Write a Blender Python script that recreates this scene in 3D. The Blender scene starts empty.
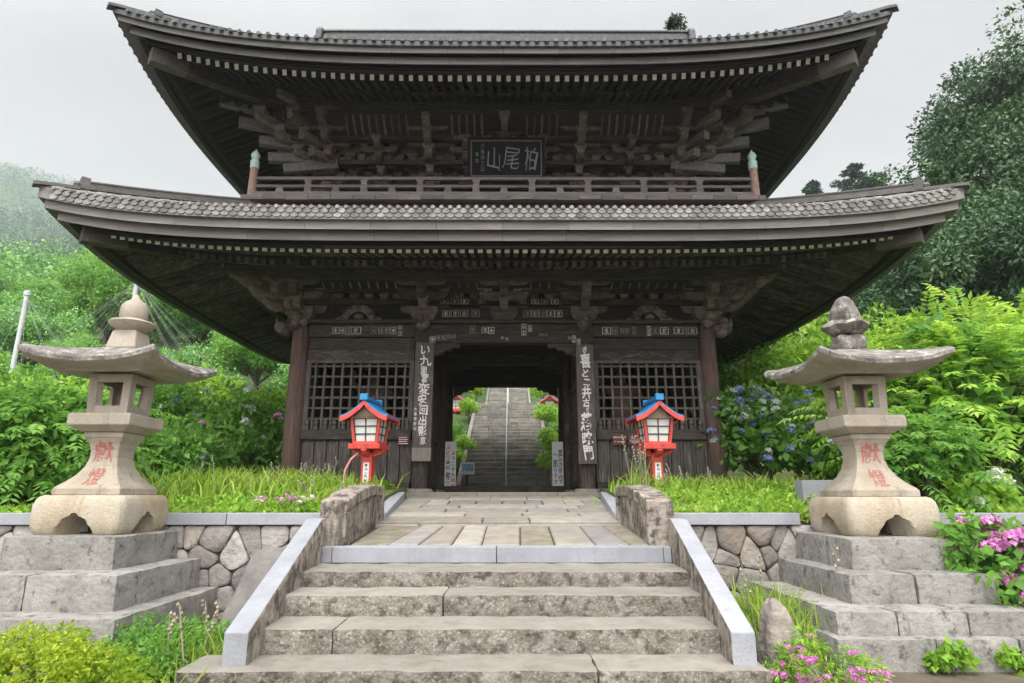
import bpy, bmesh, math, random
import numpy as np
from mathutils import Vector, Matrix, noise

R = math.radians
rnd = random.Random(7)
S = bpy.context.scene
COL = S.collection

# ------------------------------------------------------------------ camera, sky, sun, exposure
EYE = 1.45
CAMX = 0.117
PITCH = math.atan(153.5 / 620.0)
cam_d = bpy.data.cameras.new('camera')
cam_d.sensor_width = 36.0
cam_d.lens = 620.0 / 1024.0 * 36.0
cam_d.clip_start = 0.05
cam_d.clip_end = 3000.0
cam = bpy.data.objects.new('camera', cam_d)
COL.objects.link(cam)
cam.location = (CAMX, 0.0, EYE)
cam.rotation_euler = (R(90) + PITCH, 0.0, -0.0032)
S.camera = cam

SUN_EL, SUN_AZ = R(58), R(-172)       # azimuth measured from +Y towards +X
world = bpy.data.worlds.new('World')
S.world = world
world.use_nodes = True
wn, wl = world.node_tree.nodes, world.node_tree.links
wn.clear()
w_out = wn.new('ShaderNodeOutputWorld')
w_bg = wn.new('ShaderNodeBackground')
w_bg.inputs['Strength'].default_value = 0.1
sky = wn.new('ShaderNodeTexSky')
sky.sky_type = 'NISHITA'
sky.sun_disc = False
sky.sun_elevation = SUN_EL
sky.sun_rotation = SUN_AZ
sky.air_density = 1.0
sky.dust_density = 3.0
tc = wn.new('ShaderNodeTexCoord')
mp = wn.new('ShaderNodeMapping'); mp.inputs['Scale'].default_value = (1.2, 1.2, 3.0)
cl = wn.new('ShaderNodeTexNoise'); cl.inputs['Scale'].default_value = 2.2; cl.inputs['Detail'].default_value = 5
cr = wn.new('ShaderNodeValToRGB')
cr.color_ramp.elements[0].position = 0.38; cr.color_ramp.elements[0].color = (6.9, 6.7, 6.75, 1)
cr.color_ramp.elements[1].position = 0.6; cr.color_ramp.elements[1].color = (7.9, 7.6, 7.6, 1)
# overcast: the cloud is brightest round the hidden sun, high behind the camera
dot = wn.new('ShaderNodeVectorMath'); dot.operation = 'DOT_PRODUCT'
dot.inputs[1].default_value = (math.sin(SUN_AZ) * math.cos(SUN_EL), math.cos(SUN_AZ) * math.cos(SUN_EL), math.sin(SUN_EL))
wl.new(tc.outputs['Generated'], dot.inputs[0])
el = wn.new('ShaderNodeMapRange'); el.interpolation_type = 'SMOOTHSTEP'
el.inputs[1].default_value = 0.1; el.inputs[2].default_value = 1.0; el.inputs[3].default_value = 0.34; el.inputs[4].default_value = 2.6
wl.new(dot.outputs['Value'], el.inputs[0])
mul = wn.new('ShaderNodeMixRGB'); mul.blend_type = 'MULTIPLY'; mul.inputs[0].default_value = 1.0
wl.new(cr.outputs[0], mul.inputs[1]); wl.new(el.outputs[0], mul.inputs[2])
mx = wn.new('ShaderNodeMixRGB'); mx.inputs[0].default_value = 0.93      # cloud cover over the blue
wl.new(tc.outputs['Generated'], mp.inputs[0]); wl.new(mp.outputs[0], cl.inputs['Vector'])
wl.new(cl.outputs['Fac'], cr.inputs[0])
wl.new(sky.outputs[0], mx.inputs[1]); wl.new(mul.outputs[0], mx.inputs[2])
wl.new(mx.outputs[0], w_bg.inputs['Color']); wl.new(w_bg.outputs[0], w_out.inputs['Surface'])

sun_d = bpy.data.lights.new('sun', 'SUN')
sun_d.energy = 1.0
sun_d.angle = R(14)
sun_d.color = (1.0, 0.96, 0.9)
sun = bpy.data.objects.new('sun', sun_d)
COL.objects.link(sun)
sdir = Vector((math.sin(SUN_AZ) * math.cos(SUN_EL), math.cos(SUN_AZ) * math.cos(SUN_EL), math.sin(SUN_EL)))
sun.rotation_euler = sdir.to_track_quat('Z', 'Y').to_euler()
sun.location = sdir * 60

S.view_settings.view_transform = 'Standard'
S.view_settings.look = 'None'
S.view_settings.gamma = 1.0
S.view_settings.exposure = 1.18
S.cycles.use_denoising = True
S.cycles.max_bounces = 8
S.cycles.diffuse_bounces = 4
S.cycles.volume_bounces = 2


def at(px, py, Y):
    """the point of the photograph at the real depth Y"""
    u, v = (px - 510) / 620.0, (341.5 - py) / 620.0
    c, s = math.cos(PITCH), math.sin(PITCH)
    d = (u, c - v * s, s + v * c)
    t = Y / d[1]
    return Vector((CAMX + d[0] * t, Y, EYE + d[2] * t))


# ------------------------------------------------------------------ materials
def nt_of(name):
    m = bpy.data.materials.new(name)
    m.use_nodes = True
    n, l = m.node_tree.nodes, m.node_tree.links
    return m, n, l, n['Principled BSDF']


def ramp(n, stops):
    r = n.new('ShaderNodeValToRGB')
    e = r.color_ramp.elements
    while len(e) < len(stops):
        e.new(0.5)
    for i, (p, c) in enumerate(stops):
        e[i].position = p
        e[i].color = (*c, 1)
    return r


def surf(name, cols, scale=6.0, stretch=(1, 1, 1), rough=0.8, bump=0.3, bscale=None, detail=6.0,
         var=0.0, stain=None, stain_scale=3.0, stain_cut=(0.55, 0.7), speck=None, speck_scale=90.0, spec=0.3, dist=0.02, streak=None, streak_cut=(0.54, 0.68)):
    """noise-ramped surface; var = how far the per-piece attribute shifts its value; stain/speck = colours of blotches and grains"""
    m, n, l, b = nt_of(name)
    t = n.new('ShaderNodeTexCoord')
    mp = n.new('ShaderNodeMapping'); mp.inputs['Scale'].default_value = stretch
    l.new(t.outputs['Object'], mp.inputs[0])
    nz = n.new('ShaderNodeTexNoise'); nz.inputs['Scale'].default_value = scale; nz.inputs['Detail'].default_value = detail
    nz.inputs['Roughness'].default_value = 0.65
    l.new(mp.outputs[0], nz.inputs['Vector'])
    k = len(cols)
    rp = ramp(n, [(0.28 + 0.44 * i / max(1, k - 1), c) for i, c in enumerate(cols)])
    l.new(nz.outputs['Fac'], rp.inputs[0])
    out = rp.outputs[0]
    if speck:
        sp = n.new('ShaderNodeTexNoise'); sp.inputs['Scale'].default_value = speck_scale; sp.inputs['Detail'].default_value = 2
        l.new(t.outputs['Object'], sp.inputs['Vector'])
        r2 = ramp(n, [(0.54, (0, 0, 0)), (0.68, (0.6, 0.6, 0.6))]); l.new(sp.outputs['Fac'], r2.inputs[0])
        mxx = n.new('ShaderNodeMixRGB'); mxx.inputs[2].default_value = (*speck, 1)
        l.new(r2.outputs[0], mxx.inputs[0]); l.new(out, mxx.inputs[1]); out = mxx.outputs[0]
    if stain:
        st = n.new('ShaderNodeTexNoise'); st.inputs['Scale'].default_value = stain_scale; st.inputs['Detail'].default_value = 9
        st.inputs['Roughness'].default_value = 0.72
        l.new(t.outputs['Object'], st.inputs['Vector'])
        r3 = ramp(n, [(stain_cut[0], (0, 0, 0)), (stain_cut[1], (1, 1, 1))]); l.new(st.outputs['Fac'], r3.inputs[0])
        mxs = n.new('ShaderNodeMixRGB'); mxs.inputs[2].default_value = (*stain, 1)
        l.new(r3.outputs[0], mxs.inputs[0]); l.new(out, mxs.inputs[1]); out = mxs.outputs[0]
    if streak:
        m2 = n.new('ShaderNodeMapping'); m2.inputs['Scale'].default_value = (9, 9, 0.9)
        l.new(t.outputs['Object'], m2.inputs[0])
        sn = n.new('ShaderNodeTexNoise'); sn.inputs['Scale'].default_value = 1.0; sn.inputs['Detail'].default_value = 8; sn.inputs['Roughness'].default_value = 0.7
        l.new(m2.outputs[0], sn.inputs['Vector'])
        r4 = ramp(n, [(streak_cut[0], (0, 0, 0)), (streak_cut[1], (0.8, 0.8, 0.8))]); l.new(sn.outputs['Fac'], r4.inputs[0])
        mxk = n.new('ShaderNodeMixRGB'); mxk.inputs[2].default_value = (*streak, 1)
        l.new(r4.outputs[0], mxk.inputs[0]); l.new(out, mxk.inputs[1]); out = mxk.outputs[0]
    if var:
        a = n.new('ShaderNodeAttribute'); a.attribute_name = 'var'
        mr = n.new('ShaderNodeMapRange'); mr.inputs[3].default_value = 1 - var; mr.inputs[4].default_value = 1 + var
        l.new(a.outputs['Fac'], mr.inputs[0])
        hs = n.new('ShaderNodeHueSaturation'); l.new(mr.outputs[0], hs.inputs['Value']); l.new(out, hs.inputs['Color'])
        out = hs.outputs[0]
    l.new(out, b.inputs['Base Color'])
    b.inputs['Roughness'].default_value = rough
    b.inputs['Specular IOR Level'].default_value = spec
    if bump:
        bn = n.new('ShaderNodeTexNoise'); bn.inputs['Scale'].default_value = bscale or scale * 3; bn.inputs['Detail'].default_value = 6
        l.new(mp.outputs[0], bn.inputs['Vector'])
        bp = n.new('ShaderNodeBump'); bp.inputs['Strength'].default_value = bump; bp.inputs['Distance'].default_value = dist
        l.new(bn.outputs['Fac'], bp.inputs['Height']); l.new(bp.outputs[0], b.inputs['Normal'])
    return m


def leafmat(name, c0, c1, c2=None, trans=0.52, rough=0.5, spec=0.3):
    """leaf colours differ from leaf to leaf by the 'var' attribute; light shines through"""
    m, n, l, b = nt_of(name)
    a = n.new('ShaderNodeAttribute'); a.attribute_name = 'var'
    stops = [(0.0, c0), (0.6, c1), (1.0, c2 or c1)]
    rp = ramp(n, stops); l.new(a.outputs['Fac'], rp.inputs[0])
    l.new(rp.outputs[0], b.inputs['Base Color'])
    b.inputs['Roughness'].default_value = rough
    b.inputs['Specular IOR Level'].default_value = spec
    tr = n.new('ShaderNodeBsdfTranslucent')
    hs = n.new('ShaderNodeHueSaturation'); hs.inputs['Value'].default_value = 1.25; hs.inputs['Hue'].default_value = 0.485
    l.new(rp.outputs[0], hs.inputs['Color']); l.new(hs.outputs[0], tr.inputs['Color'])
    mixs = n.new('ShaderNodeMixShader'); mixs.inputs[0].default_value = trans
    l.new(b.outputs[0], mixs.inputs[1]); l.new(tr.outputs[0], mixs.inputs[2])
    l.new(mixs.outputs[0], n['Material Output'].inputs['Surface'])
    return m


WD = [(0.014, 0.011, 0.0088), (0.038, 0.0305, 0.025), (0.105, 0.086, 0.072)]
M = {}
M['wood_x'] = surf('weathered_wood_along', WD, 5, (0.7, 6, 9), 0.75, 0.5, 9, var=0.3, stain=(0.105, 0.09, 0.078), stain_scale=2.2, stain_cut=(0.56, 0.74))
M['wood_y'] = surf('weathered_wood_across', WD, 5, (8, 0.7, 8), 0.75, 0.5, 9, var=0.3, stain=(0.085, 0.073, 0.064), stain_scale=2.2, stain_cut=(0.56, 0.74))
M['wood_z'] = surf('weathered_wood_upright', WD, 5, (9, 9, 0.7), 0.75, 0.5, 9, var=0.3, stain=(0.12, 0.103, 0.09), stain_scale=2.0, stain_cut=(0.56, 0.74))
M['wood_dark'] = surf('dark_wood', [(0.011, 0.009, 0.008), (0.019, 0.017, 0.015), (0.032, 0.027, 0.024)], 5, (0.7, 6, 9), 0.8, 0.4, 9, var=0.3)  # darker copy of the wood for soffits and recesses, setting off the brackets
M['bracket_wood'] = surf('worn_bracket_wood', [(0.054, 0.045, 0.037), (0.114, 0.094, 0.079), (0.187, 0.158, 0.135)], 6, (2, 2, 3), 0.75, 0.4, 12, var=0.4)
M['arm_wood'] = surf('pale_weathered_arm_wood', [(0.082, 0.081, 0.078), (0.138, 0.134, 0.129), (0.193, 0.189, 0.179)], 5, (4, 4, 4), 0.75, 0.3, 9)
M['rafter_wood'] = surf('worn_rafter_wood', [(0.032, 0.027, 0.024), (0.078, 0.068, 0.059), (0.156, 0.138, 0.119)], 3, (3, 3, 3), 0.8, 0.3, 9, var=0.45)
M['dark_rock'] = surf('dark_flat_rock', [(0.1, 0.095, 0.09), (0.16, 0.152, 0.142), (0.22, 0.21, 0.195)], 4, rough=0.9, bump=0.5, bscale=20, dist=0.02)
M['pillar_wood'] = surf('reddish_pillar_wood', [(0.045, 0.03, 0.026), (0.1, 0.058, 0.048), (0.18, 0.115, 0.095)], 5, (11, 11, 0.5), 0.72, 0.6, 8, stain=(0.05, 0.044, 0.04), stain_scale=2.0, stain_cut=(0.5, 0.66), streak=(0.03, 0.026, 0.024), streak_cut=(0.54, 0.68))
M['rail_wood'] = surf('grey_railing_wood', [(0.059, 0.052, 0.049), (0.108, 0.097, 0.09), (0.162, 0.144, 0.133)], 6, (0.8, 7, 8), 0.8, 0.4, 9, var=0.25)
M['post_wood'] = surf('brown_post_wood', [(0.12, 0.085, 0.065), (0.23, 0.16, 0.12), (0.32, 0.24, 0.19)], 7, (9, 9, 0.8), 0.75, 0.4, 9)
M['board_wood'] = surf('grey_board_wood', [(0.026, 0.022, 0.019), (0.075, 0.065, 0.058), (0.176, 0.157, 0.141)], 6, (10, 10, 0.6), 0.75, 0.4, 9, stain=(0.2, 0.175, 0.15), stain_scale=1.4, stain_cut=(0.62, 0.85), streak=(0.28, 0.25, 0.225), streak_cut=(0.6, 0.75))
M['bright_board'] = surf('worn_board_end', [(0.13, 0.11, 0.095), (0.2, 0.175, 0.15), (0.27, 0.24, 0.2)], 6, (10, 10, 0.6), 0.75, 0.4, 9)
M['fascia'] = surf('grey_eave_board', [(0.14, 0.134, 0.126), (0.194, 0.185, 0.175), (0.248, 0.236, 0.222)], 3, (0.5, 5, 5), 0.8, 0.25, 8, var=0.12)
M['fascia_dark'] = surf('dark_eave_board', [(0.106, 0.104, 0.102), (0.147, 0.144, 0.141), (0.187, 0.184, 0.18)], 3, (0.5, 5, 5), 0.8, 0.25, 8, var=0.12)
M['fascia_red'] = surf('reddish_eave_board', [(0.06, 0.038, 0.03), (0.1, 0.06, 0.045), (0.14, 0.085, 0.065)], 3, (0.5, 5, 5), 0.8, 0.25, 8)
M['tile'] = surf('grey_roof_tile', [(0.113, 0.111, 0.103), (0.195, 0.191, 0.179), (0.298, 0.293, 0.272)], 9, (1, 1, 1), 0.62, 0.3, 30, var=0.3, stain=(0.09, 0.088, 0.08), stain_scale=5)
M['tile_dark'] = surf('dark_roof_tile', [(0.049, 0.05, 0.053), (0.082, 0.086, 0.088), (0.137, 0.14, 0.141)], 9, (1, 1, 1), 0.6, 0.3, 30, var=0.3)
M['ridge'] = surf('ridge_tile', [(0.07, 0.067, 0.063), (0.108, 0.104, 0.097), (0.147, 0.14, 0.13)], 6, (1, 1, 4), 0.7, 0.3, 20, var=0.15)
M['white_tip'] = surf('white_rafter_tip', [(0.546, 0.533, 0.507), (0.78, 0.767, 0.741), (0.936, 0.923, 0.897)], 20, rough=0.9, bump=0.1, var=0.15)
M['verdigris'] = surf('verdigris_cap', [(0.2, 0.3, 0.27), (0.32, 0.45, 0.4), (0.42, 0.54, 0.49)], 14, rough=0.65, bump=0.1)
M['black'] = surf('black_lacquer', [(0.007, 0.008, 0.009), (0.012, 0.013, 0.015)], 6, rough=0.9, bump=0.05, spec=0.08)
M['frame_brown'] = surf('brown_frame', [(0.07, 0.05, 0.045), (0.12, 0.085, 0.075)], 9, rough=0.7, bump=0.1)
M['brush_white'] = surf('white_brush_paint', [(0.5, 0.49, 0.46), (0.72, 0.7, 0.66)], 30, rough=0.9, bump=0)
M['brush_grey'] = surf('faded_brush_paint', [(0.1, 0.105, 0.1), (0.17, 0.175, 0.165)], 30, rough=0.9, bump=0)
M['paper'] = surf('aged_paper_slip', [(0.36, 0.35, 0.32), (0.52, 0.5, 0.46), (0.64, 0.62, 0.58)], 16, rough=0.95, bump=0, var=0.3)
M['paper_dull'] = surf('faded_paper_slip', [(0.16, 0.15, 0.14), (0.25, 0.24, 0.22), (0.33, 0.315, 0.29)], 16, rough=0.95, bump=0, var=0.3)
M['ink'] = surf('black_ink', [(0.02, 0.02, 0.02), (0.035, 0.035, 0.035)], 20, rough=0.9, bump=0)
M['red_ink'] = surf('red_ink', [(0.4, 0.06, 0.06), (0.5, 0.1, 0.1)], 20, rough=0.9, bump=0)
M['carved_red'] = surf('faded_red_carving', [(0.3, 0.1, 0.085), (0.42, 0.17, 0.14)], 40, rough=0.95, bump=0)
M['sign_white'] = surf('white_sign_board', [(0.56, 0.57, 0.57), (0.68, 0.69, 0.69)], 5, rough=0.6, bump=0.02, streak=(0.42, 0.41, 0.38), streak_cut=(0.56, 0.75))
M['sign_maroon'] = surf('maroon_plate', [(0.085, 0.022, 0.024), (0.12, 0.035, 0.036)], 8, rough=0.5, bump=0.02)
M['sign_pink'] = surf('pale_plate', [(0.5, 0.42, 0.42), (0.62, 0.54, 0.54)], 8, rough=0.6, bump=0)
M['red'] = surf('vermilion_paint', [(0.44, 0.039, 0.034), (0.554, 0.066, 0.051), (0.616, 0.099, 0.08)], 7, rough=0.5, bump=0.08, var=0.12, stain=(0.42, 0.06, 0.05), stain_scale=7, streak=(0.33, 0.05, 0.045), streak_cut=(0.53, 0.7))
M['blue'] = surf('blue_sheet_roof', [(0.01, 0.15, 0.36), (0.02, 0.21, 0.47), (0.06, 0.29, 0.56)], 8, rough=0.45, bump=0.08, var=0.15, stain=(0.02, 0.12, 0.25), stain_scale=8)
M['shoji'] = surf('white_paper_pane', [(0.509, 0.509, 0.494), (0.583, 0.583, 0.568)], 5, rough=0.8, bump=0, streak=(0.46, 0.44, 0.4), streak_cut=(0.54, 0.74))
M['dark_bar'] = surf('dark_glazing_bar', [(0.03, 0.026, 0.026), (0.05, 0.04, 0.04)], 9, rough=0.6, bump=0)
M['cable_pink'] = surf('faded_red_cable', [(0.5, 0.2, 0.18), (0.6, 0.28, 0.25)], 9, rough=0.6, bump=0)
M['granite'] = surf('pale_granite', [(0.215, 0.227, 0.247), (0.275, 0.289, 0.313), (0.322, 0.339, 0.366)], 3, rough=0.7, bump=0.15, bscale=60, speck=(0.2, 0.205, 0.21), speck_scale=110, var=0.08, stain=(0.27, 0.26, 0.23), stain_scale=2.4, stain_cut=(0.62, 0.8), streak=(0.2, 0.195, 0.18), streak_cut=(0.57, 0.74))
M['old_stone'] = surf('old_step_stone', [(0.116, 0.105, 0.085), (0.194, 0.177, 0.151), (0.278, 0.263, 0.234)], 5, rough=0.9, bump=0.7, bscale=28, var=0.14, dist=0.03, speck=(0.42, 0.39, 0.33), speck_scale=60, stain=(0.075, 0.062, 0.047), stain_scale=13, stain_cut=(0.49, 0.62))
M['tread_stone'] = surf('pale_tread_stone', [(0.181, 0.166, 0.14), (0.235, 0.22, 0.191), (0.278, 0.261, 0.231)], 5, rough=0.9, bump=0.4, bscale=30, var=0.12, speck=(0.25, 0.225, 0.18), speck_scale=70, stain=(0.17, 0.15, 0.12), stain_scale=3.5, stain_cut=(0.53, 0.7))
M['lantern_stone'] = surf('warm_lantern_stone', [(0.256, 0.22, 0.164), (0.348, 0.307, 0.244), (0.414, 0.376, 0.318)], 3, rough=0.88, bump=0.35, bscale=45, speck=(0.27, 0.23, 0.17), speck_scale=80, stain=(0.34, 0.325, 0.29), stain_scale=2.2, stain_cut=(0.5, 0.68), streak=(0.17, 0.155, 0.13), streak_cut=(0.55, 0.72))
M['lantern_base'] = surf('yellowed_lantern_stone', [(0.27, 0.22, 0.145), (0.38, 0.325, 0.235), (0.46, 0.41, 0.32)], 3.5, rough=0.88, bump=0.4, bscale=45, speck=(0.24, 0.2, 0.14), speck_scale=70, stain=(0.4, 0.375, 0.32), stain_scale=2.2, stain_cut=(0.5, 0.66), streak=(0.2, 0.16, 0.11), streak_cut=(0.56, 0.72))
M['lantern_roof'] = surf('lichened_roof_stone', [(0.087, 0.079, 0.07), (0.153, 0.14, 0.126), (0.234, 0.221, 0.201)], 6, rough=0.95, bump=0.8, bscale=26, dist=0.02, stain=(0.36, 0.35, 0.32), stain_scale=9, stain_cut=(0.5, 0.62), streak=(0.055, 0.05, 0.045), streak_cut=(0.52, 0.64))
M['ped_stone'] = surf('stained_pedestal_stone', [(0.181, 0.174, 0.16), (0.254, 0.247, 0.229), (0.327, 0.319, 0.298)], 4, rough=0.9, bump=0.6, bscale=24, var=0.1, dist=0.02, speck=(0.17, 0.16, 0.14), speck_scale=60, stain=(0.085, 0.078, 0.068), stain_scale=10, stain_cut=(0.53, 0.66), streak=(0.09, 0.082, 0.072), streak_cut=(0.55, 0.7))
M['parapet'] = surf('stained_parapet_stone', [(0.184, 0.156, 0.128), (0.272, 0.24, 0.204), (0.368, 0.332, 0.288)], 4, rough=0.9, bump=0.7, bscale=24, dist=0.02, stain=(0.075, 0.062, 0.052), stain_scale=7.5, stain_cut=(0.48, 0.6), streak=(0.06, 0.05, 0.042), streak_cut=(0.5, 0.62))
M['wall_stone'] = surf('retaining_wall_stone', [(0.161, 0.155, 0.144), (0.259, 0.247, 0.228), (0.37, 0.351, 0.321)], 4, rough=0.9, bump=0.7, bscale=22, var=0.38, dist=0.03, stain=(0.27, 0.21, 0.15), stain_scale=1.7, stain_cut=(0.5, 0.72))
M['rock'] = surf('field_rock', [(0.136, 0.12, 0.104), (0.216, 0.192, 0.168), (0.288, 0.264, 0.232)], 5, rough=0.9, bump=0.7, bscale=22, dist=0.03, stain=(0.38, 0.34, 0.28), stain_scale=3)
M['mortar'] = surf('dark_joint', [(0.05, 0.045, 0.038), (0.085, 0.078, 0.065)], 12, rough=0.95, bump=0.5)
M['pave'] = surf('paving_stone', [(0.185, 0.174, 0.148), (0.249, 0.234, 0.203), (0.301, 0.283, 0.249)], 5, rough=0.85, bump=0.4, bscale=35, var=0.2, speck=(0.26, 0.24, 0.2), speck_scale=80, stain=(0.36, 0.3, 0.22), stain_scale=1.5)
M['pave_tan'] = surf('tan_paving_stone', [(0.172, 0.154, 0.123), (0.233, 0.212, 0.181), (0.277, 0.259, 0.233)], 6, rough=0.85, bump=0.4, bscale=35, var=0.15, speck=(0.22, 0.16, 0.11), speck_scale=80)
M['pave_grey'] = surf('grey_paving_stone', [(0.187, 0.178, 0.165), (0.243, 0.233, 0.217), (0.301, 0.289, 0.268)], 6, rough=0.85, bump=0.3, bscale=40, var=0.15, speck=(0.16, 0.16, 0.165), speck_scale=100)
M['pave_olive'] = surf('mossy_paving_stone', [(0.15, 0.136, 0.094), (0.217, 0.198, 0.15), (0.3, 0.277, 0.225)], 6, rough=0.9, bump=0.5, bscale=35, var=0.12, speck=(0.14, 0.125, 0.09), speck_scale=60)
M['stair_far'] = surf('long_stair_stone', [(0.128, 0.123, 0.106), (0.204, 0.196, 0.17), (0.281, 0.272, 0.238)], 3, (1, 1, 1), rough=0.92, bump=0.5, bscale=14, var=0.22, stain=(0.11, 0.1, 0.08), stain_scale=2.5)
M['earth'] = surf('earth', [(0.06, 0.05, 0.035), (0.1, 0.085, 0.06), (0.15, 0.13, 0.095)], 2.5, rough=0.95, bump=0.5, bscale=14, detail=9)
M['turf'] = surf('mossy_turf', [(0.05, 0.075, 0.02), (0.09, 0.12, 0.035), (0.13, 0.15, 0.06)], 2.5, rough=0.95, bump=0.5, bscale=20, detail=9)
M['forest_floor'] = surf('forest_floor', [(0.03, 0.06, 0.015), (0.05, 0.09, 0.025), (0.07, 0.11, 0.04)], 0.12, rough=0.95, bump=0, detail=10)
M['steel'] = surf('pale_steel', [(0.42, 0.45, 0.47), (0.52, 0.55, 0.57)], 4, rough=0.45, bump=0.03)
M['wire'] = surf('grey_wire', [(0.24, 0.26, 0.27), (0.32, 0.34, 0.35)], 4, rough=0.5, bump=0)
M['bark'] = surf('grey_bark', [(0.05, 0.04, 0.032), (0.09, 0.075, 0.06), (0.14, 0.12, 0.1)], 7, (4, 4, 1), rough=0.95, bump=0.7, bscale=16)
M['statue'] = surf('brown_statue_wood', [(0.09, 0.06, 0.045), (0.15, 0.1, 0.075), (0.2, 0.14, 0.11)], 6, rough=0.8, bump=0.2)
M['photo_blue'] = surf('blue_photo_print', [(0.05, 0.12, 0.18), (0.2, 0.38, 0.48), (0.5, 0.6, 0.62)], 14, rough=0.4, bump=0)
M['plaster'] = surf('grey_plaster', [(0.25, 0.24, 0.23), (0.36, 0.35, 0.34)], 3, rough=0.9, bump=0.1)

M['lf_fresh'] = leafmat('fresh_leaf', (0.127, 0.283, 0.027), (0.263, 0.487, 0.054), (0.458, 0.657, 0.122))
M['lf_mid'] = leafmat('mid_green_leaf', (0.08, 0.212, 0.036), (0.16, 0.36, 0.06), (0.278, 0.497, 0.107))
M['lf_dark'] = leafmat('dark_glossy_leaf', (0.018, 0.057, 0.021), (0.048, 0.115, 0.039), (0.149, 0.241, 0.115), trans=0.2, rough=0.4, spec=0.35)
M['lf_yellow'] = leafmat('yellow_green_leaf', (0.11, 0.23, 0.014), (0.27, 0.41, 0.024), (0.5, 0.56, 0.06))
M['lf_conifer'] = leafmat('conifer_needle', (0.012, 0.035, 0.018), (0.025, 0.06, 0.03), (0.045, 0.085, 0.045), trans=0.1)
M['lf_hill'] = leafmat('hillside_leaf', (0.083, 0.225, 0.053), (0.187, 0.413, 0.097), (0.308, 0.537, 0.166), trans=0.2)
M['lf_far'] = leafmat('far_hill_leaf', (0.035, 0.085, 0.055), (0.075, 0.16, 0.09), (0.14, 0.24, 0.12), trans=0.2)
M['grass'] = leafmat('grass_blade', (0.142, 0.26, 0.03), (0.285, 0.44, 0.054), (0.475, 0.54, 0.144), trans=0.35)
M['dry'] = leafmat('dry_stalk', (0.18, 0.16, 0.12), (0.3, 0.27, 0.2), (0.42, 0.37, 0.26), trans=0.1)
M['pt_blue'] = leafmat('blue_petal', (0.12, 0.17, 0.42), (0.22, 0.28, 0.55), (0.42, 0.45, 0.68), trans=0.25)
M['pt_pale'] = leafmat('pale_petal', (0.42, 0.5, 0.4), (0.52, 0.58, 0.55), (0.66, 0.7, 0.72), trans=0.25)
M['pt_pink'] = leafmat('pink_petal', (0.42, 0.09, 0.32), (0.58, 0.19, 0.48), (0.72, 0.42, 0.62), trans=0.25)
M['pt_white'] = leafmat('white_petal', (0.55, 0.58, 0.45), (0.7, 0.71, 0.64), (0.78, 0.78, 0.74), trans=0.25)


# ------------------------------------------------------------------ things, parts, mesh builder
def thing(name, label, cat, loc=(0, 0, 0), group=None):
    o = bpy.data.objects.new(name, None)
    COL.objects.link(o)
    o.empty_display_size = 0.2
    o.location = loc
    return tag(o, label, cat, group)


def tag(o, label=None, cat=None, group=None, kind=None):
    if label: o['label'] = label
    if cat: o['category'] = cat
    if group: o['group'] = group
    if kind: o['kind'] = kind
    return o


def top_of(p):
    while p.parent is not None:
        p = p.parent
    return p


def children(o):
    return [c for c in COL.objects if c.parent == o]


def copy_tree(o, parent=None):
    c = o.copy()
    COL.objects.link(c)
    if parent is not None:
        c.parent = parent
    for ch in children(o):
        copy_tree(ch, c)
    return c


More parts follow.
